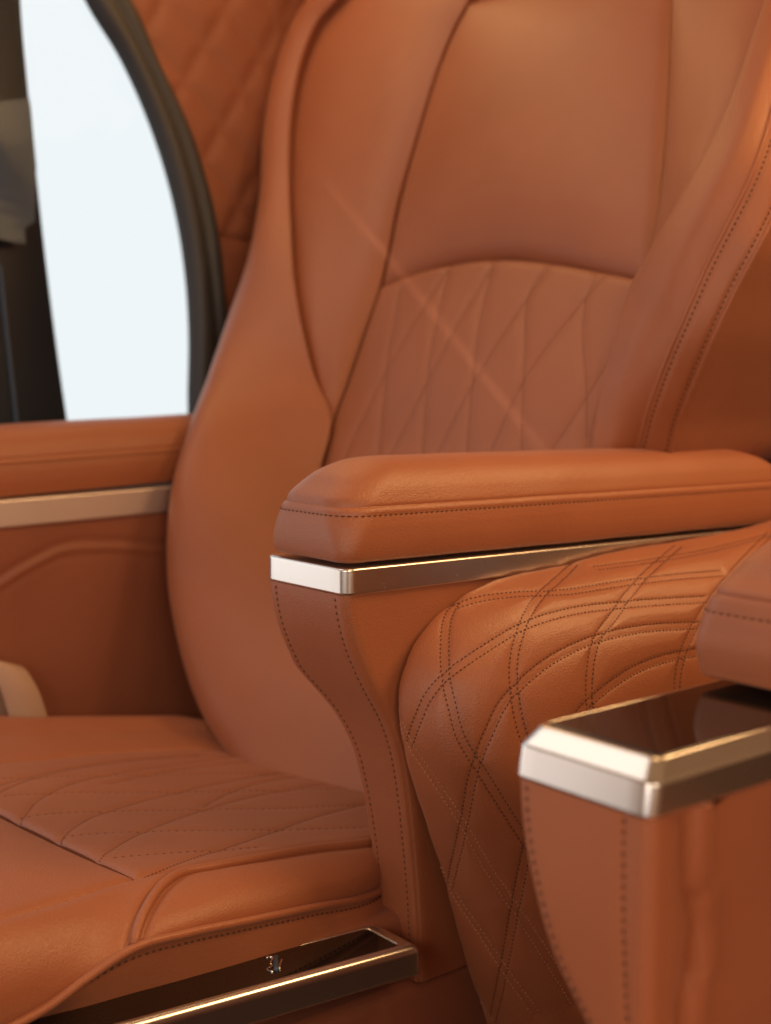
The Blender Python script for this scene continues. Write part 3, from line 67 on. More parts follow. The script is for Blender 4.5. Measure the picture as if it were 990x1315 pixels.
'shell_pairs': [[(0.3794,-0.1305,0.5159),(0.3835,-0.1408,0.5096),(0.3886,-0.1501,0.5025),(0.3946,-0.158,0.4944),(0.4011,-0.1646,0.4857),(0.4072,-0.1706,0.4762),(0.413,-0.1755,0.4659),(0.4184,-0.1786,0.4548),(0.4236,-0.1797,0.4432),(0.428,-0.1795,0.4312),(0.4316,-0.1785,0.419),(0.435,-0.1762,0.4069),(0.439,-0.172,0.3956),(0.443,-0.1666,0.3847),(0.4464,-0.1609,0.3738),(0.4495,-0.155,0.3629),(0.4523,-0.1488,0.3521),(0.455,-0.1425,0.3413),(0.4574,-0.1361,0.3306),(0.4596,-0.1295,0.3198),(0.4616,-0.1229,0.3091),(0.4635,-0.1161,0.2984),(0.4652,-0.1093,0.2878),(0.467,-0.1025,0.2771)],[(0.3819,0.0225,0.536),(0.3869,0.0122,0.5335),(0.3917,0.0018,0.5309),(0.3961,-0.0088,0.5284),(0.4002,-0.0195,0.5259),(0.4044,-0.0302,0.5236),(0.4085,-0.041,0.5212),(0.4126,-0.0516,0.5185),(0.4167,-0.0621,0.5153),(0.4209,-0.0723,0.5112),(0.425,-0.082,0.506),(0.429,-0.0913,0.5),(0.4329,-0.0999,0.4931),(0.4366,-0.1078,0.4852),(0.4402,-0.1146,0.4764),(0.4438,-0.1202,0.4667),(0.4476,-0.1241,0.4563),(0.4512,-0.1264,0.4454),(0.4545,-0.1277,0.4341),(0.4574,-0.1277,0.4228),(0.4602,-0.1265,0.4114),(0.4628,-0.124,0.4003),(0.4653,-0.1205,0.3894),(0.4676,-0.1163,0.3787)],[(0.3911,0.1725,0.5416),(0.3963,0.1596,0.5397),(0.4014,0.1466,0.5378),(0.4066,0.1337,0.5358),(0.4115,0.1208,0.5336),(0.4163,0.1078,0.5311),(0.4208,0.0949,0.5282),(0.4251,0.0819,0.5249),(0.4292,0.069,0.5212),(0.4332,0.0563,0.5169),(0.4371,0.0437,0.512),(0.441,0.0313,0.5067),(0.4448,0.0191,0.5009),(0.4486,0.0069,0.495),(0.452,-0.0054,0.4891),(0.4551,-0.0177,0.4832),(0.4583,-0.0291,0.4757),(0.4621,-0.0381,0.4657),(0.4659,-0.0448,0.454),(0.4693,-0.0499,0.4414),(0.4724,-0.0527,0.428),(0.4754,-0.0535,0.4143),(0.4782,-0.0523,0.4006),(0.4807,-0.0495,0.3871)],[(0.4106,0.3073,0.5472),(0.4156,0.294,0.5448),(0.4204,0.2807,0.5421),(0.4249,0.2674,0.5392),(0.4293,0.254,0.536),(0.4336,0.2407,0.5326),(0.4378,0.2273,0.529),(0.4419,0.214,0.5251),(0.4459,0.2008,0.5211),(0.4498,0.1876,0.5169),(0.4535,0.1744,0.5123),(0.4568,0.1613,0.5074),(0.46,0.1483,0.502),(0.4629,0.1354,0.4962),(0.4659,0.1227,0.49),(0.4687,0.1104,0.4831),(0.4715,0.0986,0.4754),(0.4743,0.0873,0.4667),(0.4771,0.0768,0.4574),(0.4802,0.0676,0.4467),(0.4832,0.0609,0.4343),(0.4857,0.0568,0.4207),(0.4876,0.0552,0.4065),(0.4889,0.0557,0.3922)],[(0.3801,-0.2019,0.4135),(0.3855,-0.1992,0.4008),(0.3914,-0.1954,0.3885),(0.3983,-0.1908,0.3771),(0.4055,-0.1862,0.3659),(0.4121,-0.1812,0.3544),(0.4178,-0.1755,0.3429),(0.4224,-0.1692,0.3311),(0.4261,-0.1627,0.3192),(0.4291,-0.1563,0.3069),(0.4319,-0.15,0.2946),(0.4348,-0.1437,0.2823),(0.438,-0.137,0.2703),(0.4415,-0.1301,0.2585),(0.4449,-0.123,0.2467),(0.4481,-0.116,0.2349),(0.4512,-0.1089,0.2231),(0.4541,-0.1019,0.2112),(0.4568,-0.0948,0.1993),(0.4593,-0.0877,0.1874),(0.4615,-0.0805,0.1754),(0.4635,-0.0733,0.1634),(0.4654,-0.0661,0.1514),(0.467,-0.0588,0.1395)],[(0.3786,-0.153,0.2681),(0.3807,-0.1505,0.2613),(0.3829,-0.148,0.2547),(0.3856,-0.1456,0.2482),(0.3887,-0.1432,0.2418),(0.3922,-0.1408,0.2357),(0.3959,-0.1384,0.2297),(0.3999,-0.136,0.2239),(0.4039,-0.1337,0.218),(0.4078,-0.1313,0.2121),(0.4114,-0.1289,0.2061),(0.4148,-0.1262,0.2),(0.418,-0.1234,0.1938),(0.4209,-0.1204,0.1877),(0.4235,-0.1172,0.1815),(0.426,-0.1139,0.1753),(0.4284,-0.1105,0.1691),(0.4306,-0.1069,0.1629),(0.4328,-0.1033,0.1568),(0.4348,-0.0996,0.1506),(0.4368,-0.0958,0.1445),(0.4387,-0.092,0.1384),(0.4405,-0.0882,0.1323),(0.4423,-0.0843,0.1262)],[(0.3787,-0.102,0.1213),(0.3791,-0.1016,0.1203),(0.3795,-0.1012,0.1193),(0.3799,-0.1008,0.1182),(0.3803,-0.1003,0.1172),(0.3808,-0.0999,0.1162),(0.3812,-0.0995,0.1152),(0.3817,-0.0991,0.1142),(0.3821,-0.0986,0.1132),(0.3826,-0.0982,0.1122),(0.383,-0.0978,0.1113),(0.3835,-0.0974,0.1103),(0.384,-0.0969,0.1093),(0.3845,-0.0965,0.1083),(0.385,-0.0961,0.1073),(0.3855,-0.0957,0.1064),(0.386,-0.0952,0.1054),(0.3865,-0.0948,0.1044),(0.387,-0.0944,0.1035),(0.3875,-0.0939,0.1025),(0.388,-0.0935,0.1015),(0.3885,-0.0931,0.1006),(0.389,-0.0927,0.0996),(0.3895,-0.0922,0.0986)],[(0.4614,0.131,0.4977),(0.4588,0.1137,0.4987),(0.4561,0.0965,0.4997),(0.4534,0.0793,0.5005),(0.4506,0.062,0.5012),(0.4477,0.0448,0.5017),(0.445,0.0276,0.502),(0.4424,0.0103,0.5022),(0.44,-0.007,0.5024),(0.438,-0.0243,0.5024),(0.4366,-0.0417,0.5018),(0.4354,-0.0591,0.5005),(0.434,-0.0764,0.4984),(0.4327,-0.0935,0.4953),(0.4316,-0.1103,0.4908),(0.4303,-0.1267,0.4849),(0.4282,-0.1427,0.4783),(0.4248,-0.1581,0.4707),(0.4198,-0.1724,0.462),(0.4138,-0.1843,0.4508),(0.4075,-0.1927,0.4369),(0.4022,-0.1969,0.4209),(0.3951,-0.1982,0.405),(0.3868,-0.1964,0.3898)],[(0.481,0.1689,0.4702),(0.4776,0.1462,0.4724),(0.4743,0.1234,0.4745),(0.4712,0.1006,0.4764),(0.4681,0.0778,0.4781),(0.4649,0.055,0.4796),(0.462,0.0321,0.4804),(0.4598,0.0091,0.4801),(0.4582,-0.0139,0.479),(0.4569,-0.0368,0.4764),(0.4557,-0.0595,0.4722),(0.4546,-0.0817,0.4661),(0.4536,-0.103,0.4573),(0.4522,-0.123,0.4459),(0.4502,-0.1408,0.4314),(0.449,-0.1533,0.4121),(0.4459,-0.1626,0.3912),(0.4406,-0.1669,0.3692),(0.4345,-0.1668,0.3469),(0.4267,-0.1646,0.3253),(0.4171,-0.1612,0.3046),(0.4064,-0.1564,0.2847),(0.3955,-0.1507,0.2652),(0.3848,-0.1447,0.2456)],[(0.4871,0.1615,0.4469),(0.4848,0.1364,0.4496),(0.4823,0.1113,0.4516),(0.4798,0.0862,0.4526),(0.4776,0.061,0.4523),(0.4759,0.0358,0.4507),(0.4748,0.0108,0.4472),(0.4741,-0.0137,0.4409),(0.4736,-0.0374,0.4321),(0.473,-0.06,0.4208),(0.4724,-0.0801,0.4056),(0.4719,-0.0964,0.3863),(0.471,-0.108,0.3639),(0.4686,-0.1151,0.3398),(0.4646,-0.119,0.3151),(0.4594,-0.1203,0.2904),(0.4534,-0.1204,0.2658),(0.4468,-0.1194,0.2415),(0.4399,-0.1178,0.2172),(0.4325,-0.1158,0.193),(0.4241,-0.1128,0.1694),(0.4142,-0.108,0.1467),(0.4029,-0.1014,0.1249),(0.3912,-0.0941,0.1038)],[(0.4464,0.1757,0.5181),(0.444,0.1618,0.5184),(0.4419,0.1478,0.5186),(0.4398,0.1338,0.5189),(0.4379,0.1198,0.5191),(0.4361,0.1058,0.5193),(0.4344,0.0917,0.5194),(0.4327,0.0777,0.5194),(0.431,0.0637,0.5193),(0.4292,0.0497,0.5192),(0.4272,0.0356,0.5189),(0.4253,0.0217,0.5186),(0.4235,0.0076,0.5181),(0.4218,-0.0064,0.5175),(0.42,-0.0204,0.5172),(0.4178,-0.0344,0.5173),(0.4148,-0.0482,0.5178),(0.4109,-0.0618,0.5183),(0.4066,-0.0752,0.5185),(0.4019,-0.0885,0.5182),(0.3968,-0.1017,0.5174),(0.392,-0.1149,0.516),(0.3875,-0.1281,0.5135),(0.3826,-0.1409,0.51)],[(0.4171,0.3123,0.5475),(0.4153,0.3003,0.5457),(0.4141,0.2882,0.5442),(0.4132,0.2761,0.5429),(0.4127,0.264,0.5417),(0.4125,0.2518,0.5406),(0.4124,0.2396,0.5397),(0.4125,0.2274,0.5388),(0.4126,0.2152,0.5381),(0.4127,0.203,0.5374),(0.4129,0.1908,0.5368),(0.4128,0.1786,0.5363),(0.4125,0.1663,0.5357),(0.412,0.1541,0.5352),(0.4115,0.1419,0.5347),(0.4109,0.1297,0.5343),(0.4102,0.1175,0.5339),(0.4094,0.1053,0.5335),(0.4083,0.0932,0.5332),(0.4069,0.081,0.5329),(0.4052,0.0689,0.5327),(0.4031,0.0569,0.5324),(0.4007,0.0449,0.5321),(0.3982,0.0329,0.5318)]],
'far_pipe': [(-0.31,-0.3216,0.4224),(-0.31,-0.2804,0.4553),(-0.31,-0.2279,0.4802),(-0.31,-0.1956,0.4915),(-0.31,-0.1627,0.4929),(-0.31,-0.1063,0.4881),(-0.31,-0.0415,0.4794)],
'win_in': [(-0.55,-0.0368,1.3057),(-0.55,-0.0157,1.2657),(-0.55,0.0357,1.1961),(-0.55,0.0861,1.1),(-0.55,0.1246,0.9865),(-0.55,0.1435,0.8798),(-0.55,0.1488,0.7827),(-0.55,0.1459,0.6968),(-0.55,0.1417,0.6226)],
'win_out': [(-0.55,0.0005,1.3128),(-0.55,0.0375,1.2752),(-0.55,0.0879,1.1869),(-0.55,0.1391,1.0945),(-0.55,0.1846,0.9551),(-0.55,0.1987,0.842),(-0.55,0.2062,0.759),(-0.55,0.2065,0.6838),(-0.55,0.2039,0.6082)],
'pillar': [(-0.62,-0.0942,1.3112),(-0.62,-0.0926,1.2453),(-0.62,-0.086,1.146),(-0.62,-0.0763,1.0227),(-0.62,-0.0651,0.897),(-0.62,-0.0502,0.7568),(-0.62,-0.0344,0.6312)],
'sheet': [(-0.6,-0.1746,1.1033),(-0.6,-0.0967,1.1222),(-0.6,-0.0947,1.108),(-0.6,-0.0921,1.0749),(-0.6,-0.0875,1.0248),(-0.6,-0.0911,0.9453),(-0.6,-0.106,0.9351),(-0.6,-0.1067,0.9124),(-0.6,-0.1248,0.9124),(-0.6,-0.1808,0.9221)],
'streak': [(-0.61,-0.1395,0.8807),(-0.61,-0.132,0.7785),(-0.61,-0.1249,0.6979),(-0.61,-0.1195,0.6338)],
'button': (0.372,-0.3295,0.223),
'switch': [[(0.3505,-0.323,0.2201),(0.3522,-0.3181,0.2197),(0.362,-0.3259,0.2203),(0.3644,-0.328,0.2204)],[(0.3644,-0.328,0.2204),(0.368,-0.3288,0.2205),(0.3714,-0.336,0.221),(0.3783,-0.3347,0.2209)],[(0.3541,-0.3156,0.2196),(0.3773,-0.331,0.2206)],[(0.3616,-0.3144,0.2195),(0.3675,-0.32,0.2199),(0.3762,-0.327,0.2203)]]}
import bpy
from mathutils import Vector, kdtree
A_ = lambda k: [np.array(c) for c in DATA[k]]
sc = bpy.context.scene
COL = sc.collection
EYE = np.array([1.237, -0.909, 0.716])
rng = np.random.default_rng(7)

# ------------------------------------------------------------------ materials
def nodes(name):
    m = bpy.data.materials.new(name); m.use_nodes = True
    t = m.node_tree; b = t.nodes['Principled BSDF']
    return m, t, b

def leather(name, base, dark, rough=.46, grain=.2, scale=400., mott=.5):
    m, t, b = nodes(name); N = t.nodes.new; L = t.links.new
    tc = N('ShaderNodeTexCoord')
    n1 = N('ShaderNodeTexNoise'); n1.inputs['Scale'].default_value = 9; n1.inputs['Detail'].default_value = 5
    L(tc.outputs['Object'], n1.inputs['Vector'])
    mix = N('ShaderNodeMix'); mix.data_type = 'RGBA'
    mix.inputs['A'].default_value = (*dark, 1); mix.inputs['B'].default_value = (*base, 1)
    mr = N('ShaderNodeMapRange'); mr.inputs['From Min'].default_value = .5 - mott; mr.inputs['From Max'].default_value = .5 + mott * .4
    L(n1.outputs['Fac'], mr.inputs['Value']); L(mr.outputs['Result'], mix.inputs['Factor'])
    L(mix.outputs['Result'], b.inputs['Base Color'])
    # pebble grain
    v = N('ShaderNodeTexVoronoi'); v.feature = 'DISTANCE_TO_EDGE'; v.inputs['Scale'].default_value = scale
    nd = N('ShaderNodeTexNoise'); nd.inputs['Scale'].default_value = scale * .6; nd.inputs['Detail'].default_value = 3
    L(tc.outputs['Object'], nd.inputs['Vector'])
    va = N('ShaderNodeVectorMath'); va.operation = 'MULTIPLY_ADD'
    L(nd.outputs['Color'], va.inputs[0]); va.inputs[1].default_value = (.0015,) * 3; L(tc.outputs['Object'], va.inputs[2])
    L(va.outputs[0], v.inputs['Vector'])
    cl = N('ShaderNodeMapRange'); cl.inputs['From Max'].default_value = .35
    L(v.outputs['Distance'], cl.inputs['Value'])
    n2 = N('ShaderNodeTexNoise'); n2.inputs['Scale'].default_value = 45; n2.inputs['Detail'].default_value = 4
    L(tc.outputs['Object'], n2.inputs['Vector'])
    ad = N('ShaderNodeMath'); ad.operation = 'MULTIPLY_ADD'
    L(n2.outputs['Fac'], ad.inputs[0]); ad.inputs[1].default_value = 2.2; L(cl.outputs['Result'], ad.inputs[2])
    bp = N('ShaderNodeBump'); bp.inputs['Strength'].default_value = grain; bp.inputs['Distance'].default_value = .0009
    L(ad.outputs[0], bp.inputs['Height']); L(bp.outputs['Normal'], b.inputs['Normal'])
    rr = N('ShaderNodeMapRange'); rr.inputs['To Min'].default_value = rough - .05; rr.inputs['To Max'].default_value = rough + .07
    L(n1.outputs['Fac'], rr.inputs['Value']); L(rr.outputs['Result'], b.inputs['Roughness'])
    b.inputs['Specular IOR Level'].default_value = .6
    b.inputs['Sheen Weight'].default_value = .12; b.inputs['Sheen Roughness'].default_value = .45; b.inputs['Sheen Tint'].default_value = (1, .86, .8, 1)
    return m

def simple(name, col, rough, metal=0., bump=0., bscale=200, coat=0., aniso=0.):
    m, t, b = nodes(name); N = t.nodes.new; L = t.links.new
    b.inputs['Metallic'].default_value = metal; b.inputs['Coat Weight'].default_value = coat
    b.inputs['Coat Roughness'].default_value = .03
    tc = N('ShaderNodeTexCoord'); n = N('ShaderNodeTexNoise'); n.inputs['Scale'].default_value = bscale; n.inputs['Detail'].default_value = 4
    L(tc.outputs['Object'], n.inputs['Vector'])
    mix = N('ShaderNodeMix'); mix.data_type = 'RGBA'
    mix.inputs['A'].default_value = (*[c * (.97 if metal else .85) for c in col], 1); mix.inputs['B'].default_value = (*col, 1)
    L(n.outputs['Fac'], mix.inputs['Factor']); L(mix.outputs['Result'], b.inputs['Base Color'])
    mr = N('ShaderNodeMapRange'); vr = .04 if metal else .22
    mr.inputs['To Min'].default_value = max(rough * (1 - vr), .02); mr.inputs['To Max'].default_value = rough * (1 + vr)
    L(n.outputs['Fac'], mr.inputs['Value']); L(mr.outputs['Result'], b.inputs['Roughness'])
    if bump:
        bp = N('ShaderNodeBump'); bp.inputs['Strength'].default_value = bump; bp.inputs['Distance'].default_value = .0005
        L(n.outputs['Fac'], bp.inputs['Height']); L(bp.outputs['Normal'], b.inputs['Normal'])
    return m

M = {}
M['leather'] = leather('tan leather', (.335, .100, .038), (.285, .082, .031))
M['perf'] = leather('tan leather quilted', (.33, .100, .039), (.28, .082, .032), rough=.47)
M['wall'] = leather('brown wall leather', (.27, .078, .033), (.215, .060, .026), rough=.55)
M['thread'] = simple('dark brown thread', (.12, .038, .017), .8)
M['thread_light'] = simple('lit thread', (.47, .20, .10), .7)  # paler copy of the shell thread, for stitches that catch more light
M['thread_mid'] = simple('brown thread', (.15, .045, .02), .75)
M['satin'] = simple('pale satin metal', (.88, .78, .72), .48, 1., bscale=60)
M['metal'] = simple('satin champagne metal', (.80, .755, .72), .27, 1., bscale=60)
M['gloss'] = simple('black gloss panel', (.008, .007, .006), .06, 0., coat=.25, bscale=20)
M['chrome'] = simple('chrome', (.85, .85, .85), .08, 1.)
M['rubber'] = simple('dark rubber', (.05, .046, .048), .5, bump=.1, bscale=150)
M['pillar'] = simple('dark grey paint', (.013, .018, .030), .4, bscale=5)
M['grey'] = simple('grey plastic sheet', (.045, .064, .11), .45, bscale=14)
M['belt'] = simple('beige webbing', (.48, .30, .21), .7, bump=.5, bscale=900)
M['carpet'] = simple('dark carpet', (.06, .03, .02), .95, bump=.8, bscale=500)

# ------------------------------------------------------------------ mesh tools
class Buf:
    def __init__(s): s.v = []; s.f = []; s.m = []; s.mats = []; s.n = 0
    def mi(s, mat):
        if mat not in s.mats: s.mats.append(mat)
        return s.mats.index(mat)
    def add(s, V, F, mat):
        V = np.asarray(V, float); i = s.mi(mat)
        s.v.append(V); s.f += [tuple(k + s.n for k in f) for f in F]; s.m += [i] * len(F); s.n += len(V)
    def grid(s, P, mat, flip=False, wrap=False):
        m, n, _ = P.shape
        F = []
        for i in range(m - 1):
            for j in range(n - 1):
                a = i * n + j; q = (a, a + 1, a + n + 1, a + n)
                F.append(q[::-1] if flip else q)
        s.add(P.reshape(-1, 3), F, mat)
    def obj(s, name, parent=None, loc=(0, 0, 0), smooth=True):
        V = np.concatenate(s.v) - np.array(loc, float)
        me = bpy.data.meshes.new(name); me.from_pydata(V.tolist(), [], s.f); me.update()
        for mt in s.mats: me.materials.append(M[mt])
        me.polygons.foreach_set('material_index', s.m)
        if smooth: me.polygons.foreach_set('use_smooth', [True] * len(s.f))
        o = bpy.data.objects.new(name, me); COL.objects.link(o)
        if parent is not None:
            o.parent = parent
            o.location = Vector(loc) - world_loc(parent)
        else: o.location = loc
        return o

def world_loc(o):
    l = Vector(o.location)
    while o.parent: o = o.parent; l += Vector(o.location)
    return l

def dense(poly, step=.0015):
    P = np.asarray(poly, float); L = np.linalg.norm(np.diff(P, axis=0), axis=1).sum()
    return spline(P, max(4, int(L / step)))

def kd(polys):
    pts = np.concatenate([dense(p) for p in polys]); k = kdtree.KDTree(len(pts))
    for i, p in enumerate(pts): k.insert(p, i)
    k.balance(); return k

def dist(k, P):
    return np.array([k.find(p)[2] for p in P.reshape(-1, 3)]).reshape(P.shape[:2])

def orient(P, eye=None, out=None):
    N = grid_normals(P)
    if out is not None: ref = np.sum(N * out)
    else: ref = np.sum(N * (np.asarray(EYE if eye is None else eye) - P))
    if ref < 0: N = -N; flip = True
    else: flip = False
    return N, flip

def smooth_noise(P, amp, freq, seed=0):
    r = np.random.default_rng(seed); q = P.reshape(-1, 3); o = np.zeros(len(q))
    for k in range(7):
        d = r.normal(size=3); d /= np.linalg.norm(d)
        o += np.sin(q @ d * freq * r.uniform(.6, 1.7) + r.uniform(0, 6.3)) / 7
    return (o * amp).reshape(P.shape[:2])

class Panel:
    """a leather panel: base grid, rolled edges, grooves along seams, stitches; closed into a solid by a skirt"""
    def __init__(s, P, eye=None, bulge=0., sides='tblr', roll=(.012, .004), noise=(.0007, 60), seed=1, out=None, solid=.02, fade=None):
        s.P = P; s.N, s.flip = orient(P, eye, out); m, n, _ = P.shape; s.solid = solid
        h = np.zeros((m, n))
        if bulge:
            u = np.linspace(-1, 1, n)[None]; v = np.linspace(-1, 1, m)[:, None]
            wd = np.linalg.norm(P[:, 0] - P[:, -1], axis=1)[:, None]
            h += bulge * (1 - u ** 2) ** .8 * (1 - v ** 4) * np.clip(wd / .11, 0, 1) ** 1.3
        E = {'t': P[0], 'b': P[-1], 'l': P[:, 0], 'r': P[:, -1]}
        ed = [E[k] for k in sides]
        if ed:
            d = dist(kd(ed), P); R, D = roll
            x = np.clip(1 - d / R, 0, 1)
            D = D * np.clip(np.linalg.norm(P[:, 0] - P[:, -1], axis=1)[:, None] / .06, .25, 1)
            if fade: D = D * np.clip((P[..., 2] - fade[0]) / (fade[1] - fade[0]), .08, 1)
            h -= D * (1 - np.sqrt(np.maximum(1 - x ** 2, 0)))
        if noise: h += smooth_noise(P, noise[0], noise[1], seed)
        s.h = h; s.st = []
    def groove(s, polys, depth, width, pw=1.):
        polys = [p for p in polys if len(p) > 2]
        if not polys: return s
        d = dist(kd(polys), s.P)
        s.h -= depth * np.exp(-np.power(d / width, 1.3 if pw == 1 else pw))
        return s
    def ridge(s, polys, height, width):
        d = dist(kd(polys), s.P); x = np.clip(d / width, 0, 1)
        s.h += height * np.sqrt(np.maximum(1 - x ** 2, 0)); return s
    def shift(s, poly, a):
        """poly moved sideways in the surface by a metres"""
        p = dense(poly, .004); t = np.gradient(p, axis=0); t /= np.linalg.norm(t, axis=1)[:, None] + 1e-9
        k = kdtree.KDTree(s.P.shape[0] * s.P.shape[1]); q = s.P.reshape(-1, 3)
        for i, c in enumerate(q): k.insert(c, i)
        k.balance(); n = s.N.reshape(-1, 3)
        nn = np.array([n[k.find(c)[1]] for c in p])
        b = np.cross(t, nn); b /= np.linalg.norm(b, axis=1)[:, None] + 1e-9
        return p + b * a
    def stitch(s, polys, pitch=.0048, ln=.0033, w=.00055, mat='thread', lift=.0002):
        s.st.append((polys, pitch, ln, w, mat, lift)); return s
    def finish(s):
        s.Q = s.P + s.N * s.h[..., None]; s.QN, _ = orient(s.Q)
        if np.sum(s.QN * s.N) < 0: s.QN = -s.QN
        return s.Q
    def to(s, buf, mat='leather', caps=True):
        Q = s.finish(); m, n, _ = Q.shape
        buf.grid(Q, mat, s.flip)
        if s.solid:
            ring = np.concatenate([Q[0], Q[1:, -1], Q[-1, -2::-1], Q[-2:0:-1, 0]])
            rn = np.concatenate([s.N[0], s.N[1:, -1], s.N[-1, -2::-1], s.N[-2:0:-1, 0]])
            k = len(ring); V = np.concatenate([ring, ring - rn * s.solid])
            F = [(i, i + k, (i + 1) % k + k, (i + 1) % k) for i in range(k)]
            if s.flip: F = [f[::-1] for f in F]
            buf.add(V, F, mat)
            buf.grid(s.Q - s.N * s.solid, mat, not s.flip)
        stitches(buf, s.Q, s.QN, s.st)
        return buf

def stitches(buf, Q, QN, sts):
    if not sts: return
    q = Q.reshape(-1, 3); nn = QN.reshape(-1, 3)
    k = kdtree.KDTree(len(q))
    for i, c in enumerate(q): k.insert(c, i)
    k.balance()
    for polys, pitch, ln, w, mat, lift in sts:
        VV, FF = [], []; c0 = 0
        for poly in polys:
            P = dense(poly, .0008)
            a = _knots(P); tot = a[-1]
            s0 = pitch * .5
            while s0 + ln < tot:
                e = []
                for x in np.linspace(s0, s0 + ln * rng.uniform(.9, 1.05), 4):
                    p = np.array([np.interp(x, a, P[:, i]) for i in range(3)])
                    _, i, dd = k.find(p)
                    if dd > .02: e = None; break
                    n = nn[i]; p = p - n * np.dot(p - q[i], n); e.append((p, n))
                s0 += pitch * rng.uniform(.97, 1.03)
                if e is None: continue
                t = e[-1][0] - e[0][0]; t /= np.linalg.norm(t) + 1e-9
                for j, (p, n) in enumerate(e):
                    b = np.cross(t, n); b /= np.linalg.norm(b) + 1e-9
                    hh = (lift + w * .7) if 0 < j < 3 else -w * .7
                    ww = w if 0 < j < 3 else w * .6
                    c = p + n * hh
                    VV += [c - b * ww - n * w * .6, c - b * ww * .6 + n * w * .5, c + b * ww * .6 + n * w * .5, c + b * ww - n * w * .6]
                for j in range(3):
                    o = c0 + j * 4
                    for g in range(3): FF.append((o + g, o + g + 1, o + g + 5, o + g + 4))
                FF += [(c0, c0 + 1, c0 + 2, c0 + 3), (c0 + 15, c0 + 14, c0 + 13, c0 + 12)]
                c0 += 16
        if VV: buf.add(np.array(VV), FF, mat)

def rr(x0, x1, y0, y1, rf, rb, z, nx=16, ny=70, nc=7):
    """rounded rectangle ring at height z, counter-clockwise from the back centre; front is -y"""
    pts = []
    rf = min(rf, (x1 - x0) * .47, (y1 - y0) * .47); rb = min(rb, (x1 - x0) * .47, (y1 - y0) * .47)
    def arc(cx, cy, r, a0, a1):
        for a in np.linspace(a0, a1, nc): pts.append((cx + r * math.cos(a), cy + r * math.sin(a), z))
    def line(p, q, n):
        for t in np.linspace(0, 1, n + 2)[1:-1]: pts.append((p[0] + (q[0] - p[0]) * t, p[1] + (q[1] - p[1]) * t, z))
    pi = math.pi; xm = (x0 + x1) / 2
    pts.append((xm, y1, z)); line((xm, y1), (x0 + rb, y1), nx // 2)
    arc(x0 + rb, y1 - rb, rb, pi / 2, pi); line((x0, y1 - rb), (x0, y0 + rf), ny)
    arc(x0 + rf, y0 + rf, rf, pi, 1.5 * pi); line((x0 + rf, y0), (x1 - rf, y0), nx)
    arc(x1 - rf, y0 + rf, rf, 1.5 * pi, 2 * pi); line((x1, y0 + rf), (x1, y1 - rb), ny)
    arc(x1 - rb, y1 - rb, rb, 0, pi / 2); line((x1 - rb, y1), (xm, y1), nx // 2)
    pts.append((xm, y1, z))
    return np.array(pts)

def ring_panel(rings, out_ref, **k):
    P = np.array(rings); c = P.mean((0, 1))
    return Panel(P, out=None, eye=None, solid=0, sides='', **k) if False else _rp(P, k)

def _rp(P, k):
    p = Panel.__new__(Panel); p.P = P; p.solid = 0; p.st = []
    N = grid_normals(P)
    cen = P.mean(1, keepdims=True)
    d = P - cen
    if np.sum(N * d) < 0: N = -N; p.flip = True
    else: p.flip = False
    # join the normals over the closing column
    a = N[:, 0] + N[:, -1]; a /= np.linalg.norm(a, axis=1)[:, None] + 1e-9; N[:, 0] = a; N[:, -1] = a
    p.N = N; p.h = smooth_noise(P, *k.get('noise', (.0006, 60)), k.get('seed', 3)); return p

def caps(buf, p, mat, top=True, bottom=True):
    for ok, r in ((bottom, p.Q[0]), (top, p.Q[-1])):
        if not ok: continue
        r = r[:-1]; k = len(r)
        buf.add(np.concatenate([r, r.mean(0)[None]]), [(i, (i + 1) % k, k) for i in range(k)], mat)

def ring_poly(rings, zi, i0, i1):
    return np.array(rings)[zi, i0:i1]

def tube(buf, poly, r, mat, n=8):
    P = dense(poly, r * 1.2); t = np.gradient(P, axis=0); t /= np.linalg.norm(t, axis=1)[:, None]
    up = np.array([.31, .21, .93]); V = []
    for p, d in zip(P, t):
        a = np.cross(d, up); a /= np.linalg.norm(a); b = np.cross(d, a)
        for k in range(n):
            V.append(p + r * (a * math.cos(2 * math.pi * k / n) + b * math.sin(2 * math.pi * k / n)))
    F = [(i * n + k, i * n + (k + 1) % n, (i + 1) * n + (k + 1) % n, (i + 1) * n + k) for i in range(len(P) - 1) for k in range(n)]
    F += [tuple(range(n))[::-1], tuple((len(P) - 1) * n + k for k in range(n))]
    buf.add(np.array(V), F, mat)

def box(buf, lo, hi, mat, bev=.004):
    x0, y0, z0 = lo; x1, y1, z1 = hi
    zs = [(z0, bev), (z0 + bev, 0), (z1 - bev, 0), (z1 - bev * .3, bev * .3), (z1, bev)]
    R = [rr(x0 + i, x1 - i, y0 + i, y1 - i, bev, bev, z, 4, 6, 4) for z, i in zs]
    p = _rp(np.array(R), dict(noise=(0, 1))); p.finish(); buf.grid(p.Q, mat, p.flip); caps(buf, p, mat)

def thing(name, label, cat, loc, group=None):
    o = bpy.data.objects.new(name, None); COL.objects.link(o); o.location = loc; o.empty_display_size = .05
    o['label'] = label; o['category'] = cat
    if group: o['group'] = group
    bpy.context.view_layer.update(); return o
def tag(o, label, cat, group=None):
    o['label'] = label; o['category'] = cat
    if group: o['group'] = group
    return o
def ruled(a, b, m, n, arch=None, fall=5.):
    """m rows from curve a[i] to b[i]"""
    a = spline(a, m); b = spline(b, m); t = np.linspace(0, 1, n)[None, :, None]
    P = a[:, None] * (1 - t) + b[:, None] * t
    if arch is not None:
        c = spline(arch, n); k = (c - (c[0] * (1 - t[0]) + c[-1] * t[0]))[None]
        P = P + k * np.exp(-fall * np.linspace(0, 1, m))[:, None, None]
    return P

